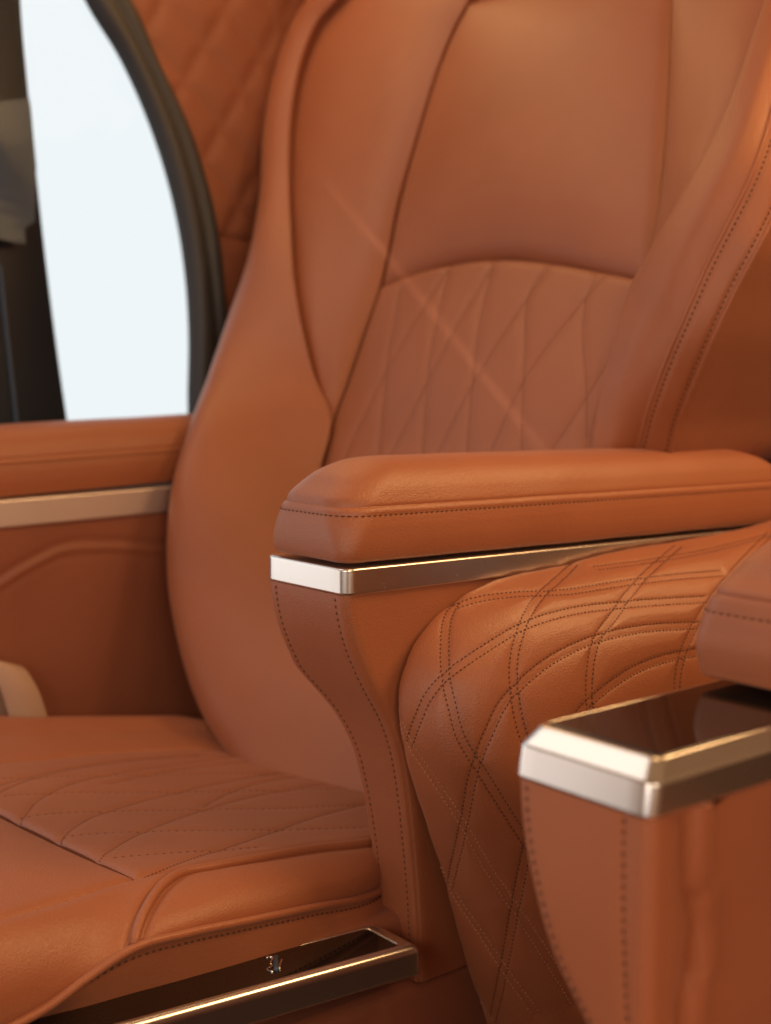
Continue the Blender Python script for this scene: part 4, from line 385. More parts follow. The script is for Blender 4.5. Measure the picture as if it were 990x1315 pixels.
# ================================================================== seat
seat = thing('captain_seat', 'whole tan leather captain seat with diamond-quilted back, side wings and two padded armrests', 'seat', (.03, 0, 0), 'captain seats')

# ---- backrest
bf = Buf()
ol = A_('back_outer_left')
P = loft(ol, 190, 70)
pa = Panel(P, sides='r', roll=(.007, .0013), fade=(.52, .64), bulge=0, noise=(.0012, 35), seed=4)
A2 = A_('back_bolster_left')[0]
inset = pa.shift(np.array(ol[2])[2:-4], -.012)
pa.ridge([inset], .0010, .004)
pa.to(bf)
rs = loft(A_('right_side'), 150, 50)
pa = Panel(rs, sides='l', roll=(.008, .004), noise=(.001, 40), seed=5)
if DATA['side_seam']: pa.groove(A_('side_seam'), .002, .003)
pa.to(bf, 'leather')
# closed rear shell
a0 = spline(A_('back_shell')[0], 40); hx = spline(A_('back_shell')[1], 40)
t = np.linspace(0, 1, 20)[None, :, None]
P = a0[:, None] * (1 - t) + hx[:, None] * t
P[..., 1] += .05 * np.sin(np.pi * t[..., 0])
pa = Panel(P, eye=(0, 3, .8), sides='', solid=.01); pa.to(bf, 'leather')
back = bf.obj('backrest', seat)

b = Buf()
P = loft(A_('back_bolster_left'), 150, 60)
pa = Panel(P, bulge=.013, roll=(.007, .0018), sides='lr', noise=(.001, 30), seed=6)
pa.to(b); b.obj('side_bolster', back)

up = DATA['upper_panel']
b = Buf()
m, n = 130, 110
P = ruled(np.array(up['B'])[::-1], np.array(up['D'])[::-1], m, n, np.array(up['C']), 2.5)
pa = Panel(P, bulge=.022, sides='lrtb', roll=(.022, .010), noise=(.0012, 25), seed=8, solid=.03)
pa.to(b); b.obj('upper_panel', back)

q = DATA['quilt_panel']
b = Buf()
m, n = 260, 150
P = ruled(np.array(q['B']), np.array(q['D']), m, n, np.array(q['C']), 5.)
pa = Panel(P, bulge=.010, sides='lrt', roll=(.014, .006), noise=(.0006, 40), seed=9, solid=.02, fade=(.50, .64))
pa.groove(A_('quilt_lines'), .0024, .0065)
pa.stitch(A_('quilt_lines'), .0042, .0030, .0006)
pa.to(b, 'perf'); b.obj('quilted_panel', back)

b = Buf()
P = loft(A_('right_inner'), 120, 50)
pa = Panel(P, bulge=.006, sides='lr', roll=(.012, .004), noise=(.0008, 40), seed=10); pa.to(b)
b.obj('side_bolster', back)
b = Buf()
P = loft(A_('right_bolster'), 190, 60)
pa = Panel(P, bulge=.030, sides='lr', roll=(.014, .008), noise=(.0012, 40), seed=11)
pa.to(b)
P = loft(A_('right_band'), 220, 30)
pa = Panel(P, bulge=.004, sides='lr', roll=(.006, .003), noise=(.0008, 70), seed=12)
e1 = pa.shift(A_('right_band')[0], .008); e2 = pa.shift(A_('right_band')[1], -.008)
F0, G0 = A_('right_band'); F1 = spline(F0, 60); G1 = spline(G0, 60)
e1 = F1 * .82 + G1 * .18; e2 = F1 * .17 + G1 * .83
pa.groove([e1, e2], .0016, .0028)
pa.stitch([e1, e2], .0062, .0040, .0009)
pa.to(b); b.obj('side_bolster', back)
b = Buf(); tube(b, F0[:-1], .0026, 'leather', 8); b.obj('piping', back)
b = Buf(); tube(b, G0[:-1], .0026, 'leather', 8); b.obj('piping', back)

# headrest just above the frame
b = Buf()
R = []
for z, i in ((0, .05), (.008, .025), (.03, .006), (.08, 0), (.15, .002), (.19, .012), (.21, .03), (.218, .06)):
    R.append(rr(-.11 + i, .165 - i, -.055 + i * .6, .065 - i * .6, .045 - i * .3, .03 - i * .2, z, 20, 10) + np.array([0, .43 + z * .25, 1.285]))
pa = _rp(np.array(R), {}); pa.to(b); caps(b, pa, 'leather'); hr = b.obj('headrest', seat)
for px_ in (-.03, .085):
    b = Buf(); tube(b, np.array([(px_, .395, 1.20), (px_, .415, 1.26), (px_, .435, 1.33)]), .006, 'chrome', 10); b.obj('post', hr)

# ---- cushion
c = {k: np.array(v) for k, v in DATA['cush'].items()}
L1, L2, R_, Fs, S_, T_ = (c[k] for k in ('L1', 'L2', 'R', 'Fs', 'S', 'T'))
fr = lambda C, y: np.concatenate([[C[0] + np.array([.015, y - C[0][1], (y - C[0][1]) * -.03])], C])
Rx = np.concatenate([[(.352, -.70, .315), ], R_, [(.262, -.12, .262)]])
Sx = np.concatenate([[(.375, -.71, .225), ], S_, [(.300, -.14, .226)]])
Tx = np.concatenate([[(.36, -.71, .215), ], T_, [(.300, -.13, .205)]])
b = Buf()
lowS = Sx + np.array([0, 0, -.002])
pa = Panel(loft([Sx, Sx * .55 + Tx * .45, Tx, Tx + np.array([-.01, 0, -.05])], 220, 40), sides='t', roll=(.006, .003), noise=(.0012, 70), seed=21)
st2 = Sx[1:] * .78 + Tx[1:] * .22
pa.groove([st2], .0016, .003); pa.stitch([st2], .0062, .0042, .0009, 'thread'); pa.to(b)
# left wall of the cushion
L1x = np.concatenate([[(-.315, -.70, .315), (-.315, -.5, .315)], L1, [(-.02, .05, .262)]])
L1x[:, 0] = np.minimum(L1x[:, 0], np.linspace(-.315, -.16, len(L1x)))
cushion = b.obj('seat_cushion', seat)

b = Buf()
pa = Panel(loft([Rx, Rx * .72 + Sx * .28 + np.array([.010, 0, .006]), Rx * .35 + Sx * .65 + np.array([.012, 0, .005]), Sx], 260, 70), sides='tb', roll=(.010, .004), noise=(.0012, 45), seed=23)
cp = A_('cush_pipe')
if len(cp):
    cpa = pa.shift(cp[0], .0055); cpb = pa.shift(cp[0], -.0055)
    pa.groove([cpa, cpb], .0036, .0024)
pa.to(b); b.obj('side_bolster', cushion)
b = Buf(); tube(b, Sx[2:] + np.array([.0005, -.0005, .0]), .0036, 'leather', 10); tube(b, cp[0], .0043, 'leather', 12); b.obj('piping', cushion)

b = Buf()
left = np.array([(-.045, .08, .238), (-.05, -.05, .252), (-.09, -.11, .262), (-.112, -.2, .272), (-.115, -.3, .283), (-.105, -.42, .298), (-.10, -.46, .301)])
right = np.concatenate([[(.27, .08, .24), (.28, 0, .25)], R_[::-1][:6]])
P = ruled(left, right, 230, 170)
pa = Panel(P, out=(0, 0, 1), bulge=.004, sides='lrb', roll=(.012, .005), noise=(.0012, 30), seed=24)
cl, cd = A_('cush_lines'), A_('cush_dash')
pa.groove(cl, .0017, .005).groove(cd, .0010, .005)
pa.stitch(cl, .0046, .0033, .0005, 'thread_mid').stitch(cd, .0075, .0036, .0004, 'thread_mid')
pa.to(b, 'perf'); b.obj('quilted_insert', cushion)

b = Buf()
L2x = np.concatenate([[(-.10, -.70, .318), (-.10, -.47, .300)], L2[1:], [(-.04, 0, .25)]])
P = loft([L1x + np.array([-.004, 0, -.1]), L1x + np.array([-.006, 0, -.03]), L1x, (spline(L1x, 60) * .5 + spline(L2x, 60) * .5) + np.array([0, 0, .004]), L2x], 120, 40)
pa = Panel(P, out=(0, 0, 1), sides='lrb', roll=(.012, .005), seed=25); pa.to(b); b.obj('side_bolster', cushion)

b = Buf()
f0 = np.concatenate([[(-.11, -.462, .301)], Fs[1:]])
r1 = np.array([(-.11, -.52, .316), (.0, -.51, .318), (.14, -.50, .316), (.24, -.49, .312), (.312, -.484, .303)])
r2 = np.array([(-.11, -.60, .324), (.0, -.60, .325), (.14, -.60, .324), (.26, -.595, .32), (.345, -.60, .3165)])
r3 = np.array([(-.11, -.70, .318), (.0, -.70, .319), (.14, -.70, .319), (.26, -.70, .317), (.352, -.70, .315)])
r4 = np.array([(-.11, -.73, .25), (.0, -.73, .25), (.14, -.73, .25), (.26, -.73, .25), (.36, -.725, .25)])
P = loft([f0, r1, r2, r3, r4], 120, 120)
pa = Panel(P, out=(0, -.2, 1), sides='tr', roll=(.014, .006), noise=(.0012, 25), seed=26); pa.to(b); b.obj('front_panel', cushion)

# ---- armrests
def make_pad(b, x0, x1, y0, y1, prof, seam, st, seed, zoff=0., slope=0., fr_=1.6, bk=2.6, rf=.016, rft=.036, mat='leather', thread='thread'):
    R = []
    for z, i in prof:
        fi = i * fr_ if i > .008 else i
        bi = i * bk if i > .008 else i
        R.append(rr(x0 + i, x1 - i, y0 + fi, y1 - bi, rf + (rft - rf) * min(1, max(0, (z - prof[2][0]) / (seam - prof[2][0]))), .03, z + zoff, 22, 110, 12))
    R = np.array(R)
    # refine in height
    m = 110; t = np.linspace(0, 1, len(R)); F = _cr(R.reshape(len(R), -1), t, np.linspace(0, 1, m)).reshape(m, -1, 3)
    zz = F[:, 0, 2] - zoff
    F[..., 2] += (F[..., 1] + .25) * slope
    p = _rp(F, dict(noise=(.0009, 55), seed=seed))
    def level(z):
        i = int(np.argmin(abs(zz - z))); return F[i]
    p.groove([level(seam)], .0014, .0012); p.groove([level(st)], .0005, .0022)
    p.stitch([level(st)], .0060, .0047, .0006, thread)
    p.to(b, mat); caps(b, p, mat); return p

PROF = [(.5555, .008), (.557, .003), (.562, .0005), (.573, -.001), (.585, -.0007), (.592, .0002), (.597, .0008), (.600, .0012), (.603, .0025), (.606, .0038), (.612, .006), (.621, .010), (.630, .0165), (.637, .025), (.642, .036), (.6445, .050)]

def make_trim(b, x0, x1, y0, y1, z0, z1, rf, mat='metal', slope=0.):
    R = []
    for z, i in ((z0, .003), (z0 + .0008, .0006), (z0 + .0018, 0), (z0 + .0026, 0), ((z0 + z1) / 2, 0), (z1 - .0026, 0), (z1 - .0018, 0), (z1 - .0008, .0006), (z1, .003), (z1, .004), (z1, .012)):
        R.append(rr(x0 + i, x1 - i, y0 + i, y1 - i, rf, rf, z, 8, 10, 10))
    R = np.array(R); R[..., 2] += (R[..., 1] + .25) * slope
    p = _rp(R, dict(noise=(0, 1))); p.finish(); b.grid(p.Q, mat, p.flip); caps(b, p, mat)

cd_ = DATA['column']; edge = np.array(cd_['edge']); inn = np.array(cd_['inner'])
zt = np.linspace(.5285, .155, 110)
y0z = np.interp(zt, edge[::-1, 2], edge[::-1, 1])
x0z = np.interp(zt, inn[::-1, 2], inn[::-1, 0])
ker = np.ones(9) / 9
sm = lambda a: np.convolve(np.pad(a, 4, mode='edge'), ker, 'valid')
y0z, x0z = sm(y0z), sm(x0z)
rings = [rr(max(x0, .2515), .3685, y0, .30, .006, .02, z, 40, 70, 6) for x0, y0, z in zip(x0z, y0z, zt)]
P = np.array(rings)
b = Buf()
p = _rp(P, dict(noise=(.0008, 60), seed=31))
# lines on the front strip, by index along each ring
i_fl = 1 + 20 + 6 + 70 + 3; i_fr = 1 + 20 + 6 + 70 + 6 + 40
seam_r = P[:, i_fr + 3]
p.groove([seam_r], .0022, .0022)
stl = P[:, i_fl + 4]; 
def along(frac):
    a = P[:, i_fl + 3]; c_ = P[:, i_fr]
    return a * (1 - frac) + c_ * frac
w_ = np.linalg.norm(P[:, i_fr] - P[:, i_fl + 3], axis=1)
s1 = P[:, i_fr] - (P[:, i_fr] - P[:, i_fl + 3]) / w_[:, None] * .007
s0_ = P[:, i_fl + 3] + (P[:, i_fr] - P[:, i_fl + 3]) / w_[:, None] * .004
p.groove([s1], .0010, .0022); p.groove([s0_], .0008, .002)
p.stitch([s1, s0_], .0060, .0040, .0007)
p.to(b); caps(b, p, 'leather')
arm = b.obj('armrest', seat)
b = Buf(); make_pad(b, .25, .37, -.252, .43, PROF, .6045, .5965, 41, slope=-.014); b.obj('armrest_pad', arm)
b = Buf(); make_trim(b, .2485, .3715, -.2525, .40,   .5285, .5525, .011, slope=-.014); b.obj('trim_band', arm)

# far armrest
b = Buf()
rings = [rr(-.43, -.311, -.36 + .06 * (1 - (z - .16) / .37) ** 2, .25, .012, .02, z, 16, 90, 6) for z in np.linspace(.16, .531, 80)]
P = np.array(rings); p = _rp(P, dict(noise=(.0012, 40), seed=51))
fp = A_('far_pipe')[0] if np.array(DATA['far_pipe']).ndim == 3 else np.array(DATA['far_pipe'])
fp = np.concatenate([fp, [fp[-1] + np.array([0, .08, 0])]])
p.ridge([fp], .003, .006); p.groove([fp + np.array([0, 0, .008])], .004, .004); p.groove([fp - np.array([0, 0, .007])], .002, .003)
d_ = dist(kd([fp]), P)
p.to(b, 'wall'); caps(b, p, 'wall')
farm = b.obj('armrest', seat)
b = Buf(); make_pad(b, -.435, -.312, -.40, .22, PROF, .6045, .5965, 42, zoff=.010, slope=.03); b.obj('armrest_pad', farm)
b = Buf(); make_trim(b, -.4335, -.305, -.41, .22, .528, .5632, .011, slope=.02, mat='satin'); b.obj('trim_band', farm)

# ---- quilted side shell
b = Buf()
P = loft(A_('shell'), 330, 210, ts=[0, .06, .15, .35, .65, 1])
pa = Panel(P, out=(1, 0, 0), sides='t', roll=(.010, .004), noise=(.001, 30), seed=61, solid=.02)
prs = A_('shell_pairs')
dbl = []
for k in prs: dbl += [pa.shift(k, .0034), pa.shift(k, -.0034)]
pa.groove(prs, .0022, .011, pw=1.3).groove(dbl, .0008, .0014)
pa.stitch(dbl[:8], .0044, .0032, .0006, 'thread')
pa.stitch(dbl[8:14], .0044, .0032, .0006, 'thread_light')
pa.stitch(dbl[14:], .0044, .0032, .0006, 'thread')
pa.to(b, 'leather'); b.obj('side_shell', seat)

# ---- control panel strip on the seat side
def tilt(P, y, z, a):
    P = P.copy(); dy = P[..., 1] - y; dz = P[..., 2] - z
    P[..., 1] = y + dy * math.cos(a) - dz * math.sin(a) * 0; P[..., 2] = P[..., 2] - dy * math.tan(a); return P
TA = math.radians(3.9)
b = Buf()
R = []
x0, x1, y0, y1 = .334, .401, -.72, -.190
for z, i in ((.182, .006), (.1832, .0016), (.1852, 0), (.187, 0), (.203, 0), (.205, 0), (.2085, .0010), (.2105, .003), (.2112, .006), (.2112, .0090), (.2112, .0095), (.2092, .0105)):
    R.append(rr(x0 + i, x1 - i, y0 + i, y1 - i * 1.8, .007, .007, z, 8, 40, 8))
P = tilt(np.array(R), -.19, .21, TA)
p = _rp(P, dict(noise=(0, 1))); p.finish(); b.grid(p.Q, 'metal', p.flip); caps(b, p, 'metal')
ctl = b.obj('control_panel', seat)
b = Buf()
R = [rr(x0 + i, x1 - i, y0 + i, y1 - i * 1.8, .004, .004, z, 8, 40, 5) for z, i in ((.2080, .0098), (.2102, .0098), (.2106, .0104), (.2107, .0116))]
p = _rp(tilt(np.array(R), -.19, .21, TA), dict(noise=(0, 1))); p.finish(); b.grid(p.Q, 'gloss', p.flip); caps(b, p, 'gloss'); b.obj('gloss_panel', ctl)
b = Buf(); sw = A_('switch')
for q_, r_, mt_ in ((sw[0], .0010, 'chrome'), (sw[1], .0010, 'chrome'), (sw[2], .0024, 'grey'), (sw[3], .0012, 'chrome')):
    tube(b, np.array(q_) if len(q_) > 2 else np.array([q_[0], (q_[0] + q_[1]) / 2, q_[1]]), r_, mt_, 8)
b.obj('seat_switch', ctl)

b = Buf()
box(b, (-.31, -.66, 0), (.3675, .32, .1545), 'wall', .012)
box(b, (-.30, -.64, .15), (.345, .10, .215), 'wall', .012)
b.obj('seat_base', seat)

# ================================================================== foreground seat: its near armrest
s2 = thing('captain_seat', 'foreground captain seat showing only an armrest with black glossy lid and silver trim', 'seat', (.86, -.2, 0), 'captain seats')
XB0, XB1, YB = .703, .8085, -.379
b = Buf()
clf = np.array([(.703, .478), (.705, .45), (.711, .427), (.721, .40), (.733, .376), (.746, .359), (.763, .34), (.775, .31)])
zt = np.linspace(.478, .20, 90)
xl = sm(np.interp(zt, clf[::-1, 1], clf[::-1, 0]))
rings = [rr(x, .8075, YB + .0015, .25, .010, .02, z, 40, 80, 8) for x, z in zip(xl, zt)]
P = np.array(rings); p = _rp(P, dict(noise=(.0012, 45), seed=71))
i_fl = 1 + 20 + 8 + 80 + 4; i_fr = 1 + 20 + 8 + 80 + 8 + 40
s1 = P[:, i_fr - 5]; s0_ = P[:, i_fl + 3]
p.groove([s1], .0016, .003).groove([s0_], .001, .002)
p.groove([s1 + np.array([.007, .004, 0])], .002, .004)
cr = np.array([(.8075, -.342, .483), (.8075, -.343, .45), (.8075, -.340, .43), (.8075, -.334, .414), (.8075, -.336, .39), (.8075, -.343, .36), (.8075, -.338, .33), (.8075, -.33, .28)])
p.groove([cr], .0085, .006); p.ridge([cr + np.array([0, .009, 0])], .005, .008)
p.stitch([s1, s0_], .0062, .0040, .0009)
p.to(b); caps(b, p, 'leather'); arm2 = b.obj('armrest', s2)
b = Buf(); R = []
for z, i in ((.478, .003), (.479, .0005), (.4802, 0), (.481, .0001), (.4970, .0024), (.4978, .0026), (.4990, .0031), (.4998, .0038), (.5068, .0106), (.5076, .0113), (.5090, .0128), (.5094, .0135), (.5094, .0158), (.5094, .0163), (.5075, .0175)):
    k_ = i * .5 if z > .4985 else (i if z < .48 else i * .15)
    R.append(rr(XB0 + k_, XB1 - k_, YB + i, .25 - i, .008, .012, z, 8, 10, 10))
p = _rp(np.array(R), dict(noise=(0, 1))); p.finish(); b.grid(p.Q, 'metal', p.flip); caps(b, p, 'metal'); b.obj('trim_band', arm2)
b = Buf()
R = [rr(XB0 + i * .52, XB1 - i * .52, YB + i + .002, .25 - i, .004, .006, z, 8, 10, 6) for z, i in ((.5055, .0168), (.5090, .0168), (.5096, .0174), (.5098, .0186))]
p = _rp(np.array(R), dict(noise=(0, 1))); p.finish(); b.grid(p.Q, 'gloss', p.flip); caps(b, p, 'gloss'); b.obj('gloss_panel', arm2)
b = Buf()
prof2 = [(.5115, .010), (.513, .003), (.519, .0), (.535, -.003), (.548, -.002), (.555, -.0012), (.5585, -.0004), (.562, .0004), (.566, .0014), (.5695, .003), (.574, .005), (.583, .009), (.593, .0145), (.602, .022), (.609, .031), (.613, .042), (.6145, .052)]
make_pad(b, .706, .832, -.212, .32, prof2, .570, .558, 43, rf=.010, rft=.022, zoff=.003)
b.obj('armrest_pad', arm2)

for o_ in [o for o in seat.children if o.name.split('.')[0] in ('seat_cushion', 'seat_base')]:
    c_ = o_.copy(); COL.objects.link(c_); c_.parent = s2
    c_.location = Vector((1.135, 0, 0)) - s2.location
    for h_ in o_.children:
        g_ = h_.copy(); COL.objects.link(g_); g_.parent = c_
# ================================================================== seat belt by the far side of the cushion
b = Buf()
path = np.array([(-.258, -.262, .24), (-.262, -.270, .30), (-.266, -.283, .343), (-.273, -.291, .360), (-.284, -.294, .364), (-.294, -.292, .355), (-.300, -.284, .32), (-.302, -.270, .25)])
C_ = spline(path, 48); R = []; Wd = np.array([.12, .93, -.34]); Wd /= np.linalg.norm(Wd)
for i, c0 in enumerate(C_):
    tt = C_[min(i + 1, 47)] - C_[max(i - 1, 0)]; tt /= np.linalg.norm(tt); nrm = np.cross(Wd, tt); nrm /= np.linalg.norm(nrm)
    R.append([c0 + Wd * sx + nrm * sn for sx, sn in ((-.026, -.0014), (.026, -.0014), (.027, 0), (.026, .0014), (-.026, .0014), (-.027, 0), (-.026, -.0014))])
p = _rp(np.array(R), dict(noise=(0, 1))); p.finish(); b.grid(p.Q, 'belt', p.flip); caps(b, p, 'belt')
loc = (-.288, -.30, .25)
belt = b.obj('seat_belt', None, loc); tag(belt, 'folded loop of beige seat belt webbing beside the far edge of the cushion', 'seat belt')

# ================================================================== cabin side
XW = -.55
wall = thing('cabin_wall', 'brown leather cabin wall with stitched diamonds around a curved dark window frame', 'wall', (XW, .2, 0))
wi = np.array(DATA['win_in']); wo = np.array(DATA['win_out'])
wi = np.concatenate([wi, [(XW, .11, .55), (XW, .02, .525)]]); wo = np.concatenate([wo, [(XW, .17, .51), (XW, .05, .47)]])
wi = spline(wi, 90); wo = spline(wo, 90)
bot_i = np.array([(XW, y, .52) for y in np.linspace(-.1, -.6, 20)]); bot_o = np.array([(XW, y, .465) for y in np.linspace(-.1, -.6, 20)])
top_i = np.array([(XW, -.10, 1.37), (XW, -.2, 1.42), (XW, -.4, 1.44), (XW, -.6, 1.44)]); top_o = np.array([(XW, -.06, 1.385), (XW, -.18, 1.46), (XW, -.4, 1.49), (XW, -.6, 1.49)])
ci = np.concatenate([top_i[::-1], wi, bot_i]); co = np.concatenate([top_o[::-1], wo, bot_o])
ci = spline(ci, 200); co = spline(co, 200)
b = Buf()
rows = [ci + np.array([-.02, 0, 0]), ci + np.array([.012, 0, 0]), ci * .75 + co * .25 + np.array([.018, 0, 0]), ci * .5 + co * .5 + np.array([.013, 0, 0]), ci * .42 + co * .58 + np.array([.004, 0, 0]), ci * .3 + co * .7 + np.array([.016, 0, 0]), co + np.array([.014, 0, 0]), co + np.array([-.01, 0, 0])]
P = np.array(rows); N, fl = orient(P, out=(1, 0, 0)); b.grid(P, 'rubber', fl)
frame = b.obj('window_frame', wall)
# trim panel : strip fan from frame edge outwards
def fan(sel, far, mat, name, grooves=None, m=90, n=60):
    b = Buf(); t = np.linspace(0, 1, n)[None, :, None]
    A = spline(sel, m); B = far(A); P = A[:, None] * (1 - t) + B[:, None] * t
    pa = Panel(P, out=(1, 0, 0), sides='lb' if grooves else 'lt', roll=(.012, .005), noise=(.0012, 30), seed=81, solid=.015)
    if grooves: pa.groove(grooves, .004, .010)
    pa.to(b, mat); return b.obj(name, wall)
k = int(np.argmin(abs(co[:, 2] - .935) + (co[:, 1] < 0) * 9))
o_up = co[:k + 1] + np.array([.006, 0, 0]); o_up = o_up[o_up[:, 1] > -.9]
def far_up(A):
    B = A.copy(); m = len(A); c = int(np.argmax(A[:, 1] > .02)); B[:, 0] = XW + .006
    f = np.arange(m)
    B[:c, 2] = 1.85; B[:c, 1] = A[0, 1] + (.75 - A[0, 1]) * (f[:c] / max(c, 1)) ** 1.5
    B[c:, 1] = .75; B[c:, 2] = 1.85 + (A[-1, 2] - 1.85) * (f[c:] - c) / (m - 1 - c)
    return B
def far_lo(A):
    B = A.copy(); m = len(A); c = int(np.argmax(A[:, 2] < .53)); f = np.arange(m); B[:, 0] = XW + .006
    B[:c, 1] = .75; B[:c, 2] = A[0, 2] + (.02 - A[0, 2]) * f[:c] / c
    B[c:, 2] = .02; B[c:, 1] = .75 + (A[-1, 1] - .75) * (f[c:] - c) / (m - 1 - c)
    return B
gl = []
for a in np.arange(-.6, 1.2, .105):
    gl.append(np.array([(XW + .006, a + (z - 1.0) * .62, z) for z in np.linspace(.93, 1.85, 30)]))
    gl.append(np.array([(XW + .006, a + .3 - (z - 1.0) * 1.15, z) for z in np.linspace(.93, 1.85, 30)]))
fan(o_up, far_up, 'wall', 'quilted_trim', gl, 170, 110)
o_lo = co[k:] + np.array([.006, 0, 0])
fan(o_lo, far_lo, 'wall', 'lower_trim', None)
# pane
b = Buf(); pc = ci + np.array([-.015, 0, 0]); k_ = len(pc)
b.add(np.concatenate([pc, pc + np.array([-.004, 0, 0])]), [tuple(range(k_)), tuple(range(2 * k_ - 1, k_ - 1, -1))] + [(i, (i + 1) % k_, (i + 1) % k_ + k_, i + k_) for i in range(k_)], 'glass') if False else None
gm = bpy.data.materials.new('clear glass'); gm.use_nodes = True; t_ = gm.node_tree; t_.nodes.clear()
o_ = t_.nodes.new('ShaderNodeOutputMaterial'); mx = t_.nodes.new('ShaderNodeMixShader'); tr = t_.nodes.new('ShaderNodeBsdfTransparent'); gg = t_.nodes.new('ShaderNodeBsdfGlossy'); fz = t_.nodes.new('ShaderNodeFresnel')
gg.inputs['Roughness'].default_value = .02; tr.inputs['Color'].default_value = (.93, .95, .95, 1); fz.inputs['IOR'].default_value = 1.45
ml = t_.nodes.new('ShaderNodeMath'); ml.operation = 'MULTIPLY'; ml.inputs[1].default_value = .05
t_.links.new(fz.outputs[0], ml.inputs[0]); t_.links.new(ml.outputs[0], mx.inputs[0]); t_.links.new(tr.outputs[0], mx.inputs[1]); t_.links.new(gg.outputs[0], mx.inputs[2]); t_.links.new(mx.outputs[0], o_.inputs['Surface'])
M['glass'] = gm
b.add(pc, [tuple(range(k_))], 'glass'); b.obj('pane', frame, smooth=False)

# outside the window
pl = spline(np.array(DATA['pillar']), 40)
pl = np.concatenate([[pl[0] + (pl[0] - pl[4]) * 3], pl, [pl[-1] + (pl[-1] - pl[-5]) * 4]])
b = Buf(); rows = []
for dx, dy in ((-.06, .0), (-.004, .0), (0, -.004), (.0, -.10), (.004, -.2), (-.06, -.2), (-.06, .0)):
    rows.append(pl + np.array([dx, dy, 0]))
P = np.array(rows).transpose(1, 0, 2); N, fl = orient(P[:, 1:5], out=(1, 0, 0)); b.grid(P, 'pillar', fl)
for r in (P[0, :-1], P[-1, :-1]): b.add(r, [tuple(range(len(r)))], 'pillar')
stp = np.array(DATA['streak']); tube(b, stp + np.array([-.008, 0, 0]), .004, 'grey')  # grey tube modelled in for the light streak on the pillar
pil = b.obj('door_pillar', None, (-.65, -.15, .5)); tag(pil, 'dark grey upright pillar outside the window at its left edge', 'pillar')
sh = np.array(DATA['sheet']); b = Buf()
P = []
cen = sh.mean(0)
sp = np.concatenate([sh, sh[:1]]); fine = []
for i in range(len(sh)):
    for t in np.linspace(0, 1, 6)[:-1]: fine.append(sp[i] * (1 - t) + sp[i + 1] * t)
fine = np.array(fine)
for s in (1, .8, .6, .4, .2, .02):
    r_ = cen + (fine - cen) * s
    r_[:, 0] += smooth_noise(r_[None], .012, 40, 5)[0]; P.append(r_)
P = np.array(P); P = np.concatenate([P, P[:, :1]], 1); k2 = P.shape[1]
N, fl = orient(P, out=(1, 0, 0)); b.grid(P, 'grey', fl); b.grid(P + np.array([-.002, 0, 0]), 'grey', not fl)
b.grid(np.array([P[0], P[0] + np.array([-.002, 0, 0])]), 'grey', fl)
so = b.obj('plastic_sheet', None, tuple(cen), smooth=False); tag(so, 'crumpled grey plastic sheet hanging on the dark pillar outside the window', 'plastic sheet')

b = Buf(); b.add([(-3, -3, 0), (3, -3, 0), (3, 3, 0), (-3, 3, 0)], [(0, 1, 2, 3)], 'carpet'); f = b.obj('floor', smooth=False); f['kind'] = 'structure'
em = bpy.data.materials.new('bright overcast sky'); em.use_nodes = True; t_ = em.node_tree; t_.nodes.clear()
o_ = t_.nodes.new('ShaderNodeOutputMaterial'); e_ = t_.nodes.new('ShaderNodeEmission'); e_.inputs['Color'].default_value = (.93, .975, 1, 1); e_.inputs['Strength'].default_value = 1.06
t_.links.new(e_.outputs[0], o_.inputs['Surface']); M['sky'] = em
b = Buf(); P = np.array([[(-2.2 + .0 * z - .9 * math.cos(a), 2.6 * math.sin(a) + .6, z) for a in np.linspace(-1.5, 1.5, 30)] for z in np.linspace(-.2, 3, 12)])
N, fl = orient(P, out=(1, 0, 0)); b.grid(P, 'sky', fl); s_ = b.obj('sky'); s_['kind'] = 'structure'

# ================================================================== camera, light
cam = bpy.data.cameras.new('camera'); co_ = bpy.data.objects.new('camera', cam); COL.objects.link(co_)
co_.location = EYE
yaw, pitch = math.radians(51), math.radians(-6)
d = Vector((-math.sin(yaw) * math.cos(pitch), math.cos(yaw) * math.cos(pitch), math.sin(pitch)))
co_.rotation_euler = d.to_track_quat('-Z', 'Y').to_euler()
cam.sensor_fit = 'HORIZONTAL'; cam.sensor_width = 36; cam.lens = 36 * 1650 / 990
cam.clip_start = .02; cam.clip_end = 100
cam.dof.use_dof = True; cam.dof.focus_distance = 1.08; cam.dof.aperture_fstop = 5.0
sc.camera = co_
def area(name, loc, target, sx, sy, power, col):
    l = bpy.data.lights.new(name, 'AREA'); l.shape = 'RECTANGLE'; l.size = sx; l.size_y = sy; l.energy = power; l.color = col
    o = bpy.data.objects.new(name, l); COL.objects.link(o); o.location = loc
    o.rotation_euler = (Vector(target) - Vector(loc)).to_track_quat('-Z', 'Y').to_euler(); return o
area('door_light', (1.3, -2.6, .95), (.4, 0, .5), 2.0, 1.4, 8, (.95, .97, 1))
area('overhead_light', (.72, -.18, 1.65), (.4, .15, .75), .4, .3, 3.0, (1, .60, .25))  # added fill from above, brightens the right bolster, band and shell top
area('side_fill_light', (2.0, -.85, 1.0), (.5, -.1, .5), .7, .6, 9, (1, .78, .56))  # added warm fill from the right, no door there; lifts the side shell
area('front_fill_light', (1.0, -1.32, .78), (.7, -.2, .42), .4, .3, 3.2, (1, .80, .58))  # added fill near the camera for the column fronts and lower shell
area('overhead_light', (.95, .60, 1.52), (.50, .10, .5), .6, .5, 14, (1, .60, .25))
area('overhead_light', (-.35, -.85, 1.78), (.1, -.3, .5), 1.1, .9, 5, (1, .92, .82))  # added overhead source, gives the front trim chamfer something bright to reflect
area('wall_lamp', (-.42, .08, 1.56), (.2, -.05, .6), .5, .2, 2.0, (1, .60, .26))
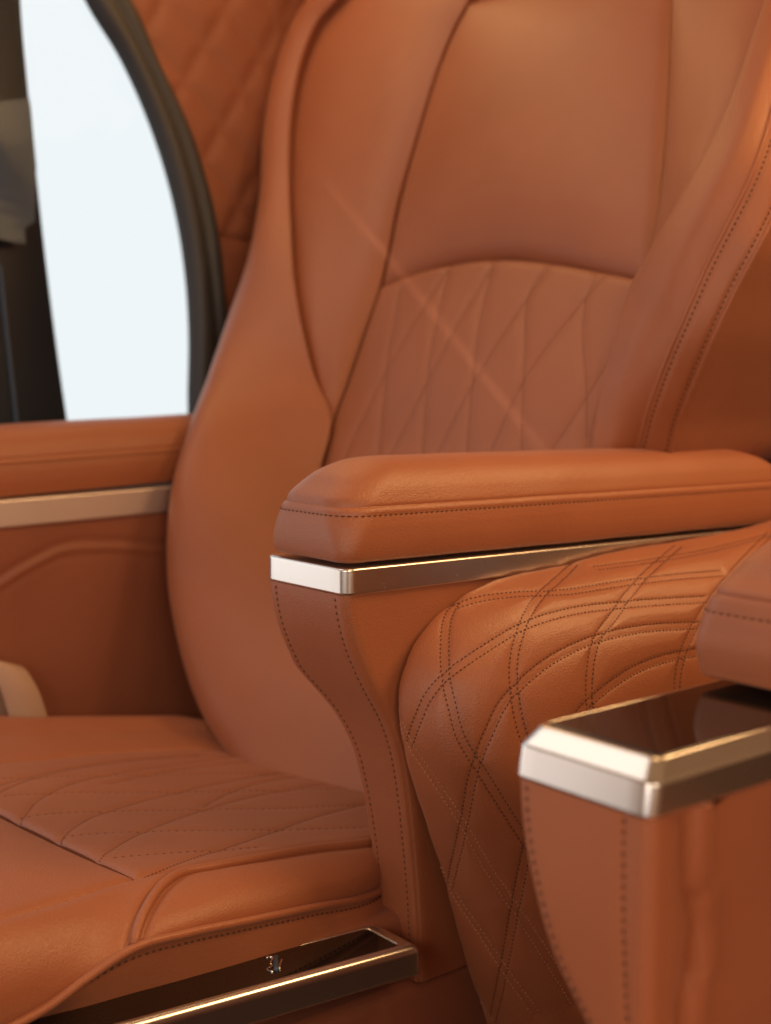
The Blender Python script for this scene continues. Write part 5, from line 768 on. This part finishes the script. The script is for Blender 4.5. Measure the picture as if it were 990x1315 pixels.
area('window_light', (-.5, -1.2, .42), (.5, -.3, .50), 1.05, .85, 3.0, (1, .95, .90))
# added spot, masked to a thin line, for the light streak across the backrest
sl = bpy.data.lights.new('streak_spot', 'SPOT'); sl.energy = 95; sl.spot_size = math.radians(40); sl.shadow_soft_size = .003; sl.color = (1, .93, .88)
so_ = bpy.data.objects.new('streak_spot', sl); COL.objects.link(so_)
L_ = Vector((1.7, -2.3, 1.35)); S1, S2 = Vector((-.300, .262, .965)), Vector((.19, .175, .632))
z_ = -((S1 + S2) / 2 - L_).normalized(); x_ = (S2 - S1); x_ = (x_ - z_ * x_.dot(z_)).normalized(); y_ = z_.cross(x_)
from mathutils import Matrix
so_.matrix_world = Matrix(((x_.x, y_.x, z_.x, L_.x), (x_.y, y_.y, z_.y, L_.y), (x_.z, y_.z, z_.z, L_.z), (0, 0, 0, 1)))
sl.use_nodes = True; nt = sl.node_tree; em_ = nt.nodes['Emission']
tc_ = nt.nodes.new('ShaderNodeTexCoord'); sx_ = nt.nodes.new('ShaderNodeSeparateXYZ'); nt.links.new(tc_.outputs['Normal'], sx_.inputs[0])
def mr_(src, a, b_, absol=True):
    n = src
    if absol:
        ab = nt.nodes.new('ShaderNodeMath'); ab.operation = 'ABSOLUTE'; nt.links.new(src, ab.inputs[0]); n = ab.outputs[0]
    r = nt.nodes.new('ShaderNodeMapRange'); r.interpolation_type = 'SMOOTHSTEP'
    r.inputs['From Min'].default_value = a; r.inputs['From Max'].default_value = b_; r.inputs['To Min'].default_value = 1; r.inputs['To Max'].default_value = 0
    nt.links.new(n, r.inputs['Value']); return r.outputs[0]
mu = nt.nodes.new('ShaderNodeMath'); mu.operation = 'MULTIPLY'
nt.links.new(mr_(sx_.outputs['Y'], .0003, .0030), mu.inputs[0]); nt.links.new(mr_(sx_.outputs['X'], .05, .13), mu.inputs[1])
nt.links.new(mu.outputs[0], em_.inputs['Strength'])
w = bpy.data.worlds.new('World'); sc.world = w; w.use_nodes = True
bg = w.node_tree.nodes['Background']; bg.inputs['Color'].default_value = (1, .47, .21, 1); bg.inputs['Strength'].default_value = .22
sc.view_settings.view_transform = 'Standard'; sc.view_settings.look = 'None'; sc.view_settings.exposure = -.09; sc.view_settings.gamma = 1
sc.render.engine = 'CYCLES'
sc.cycles.use_denoising = True
sc.cycles.max_bounces = 8
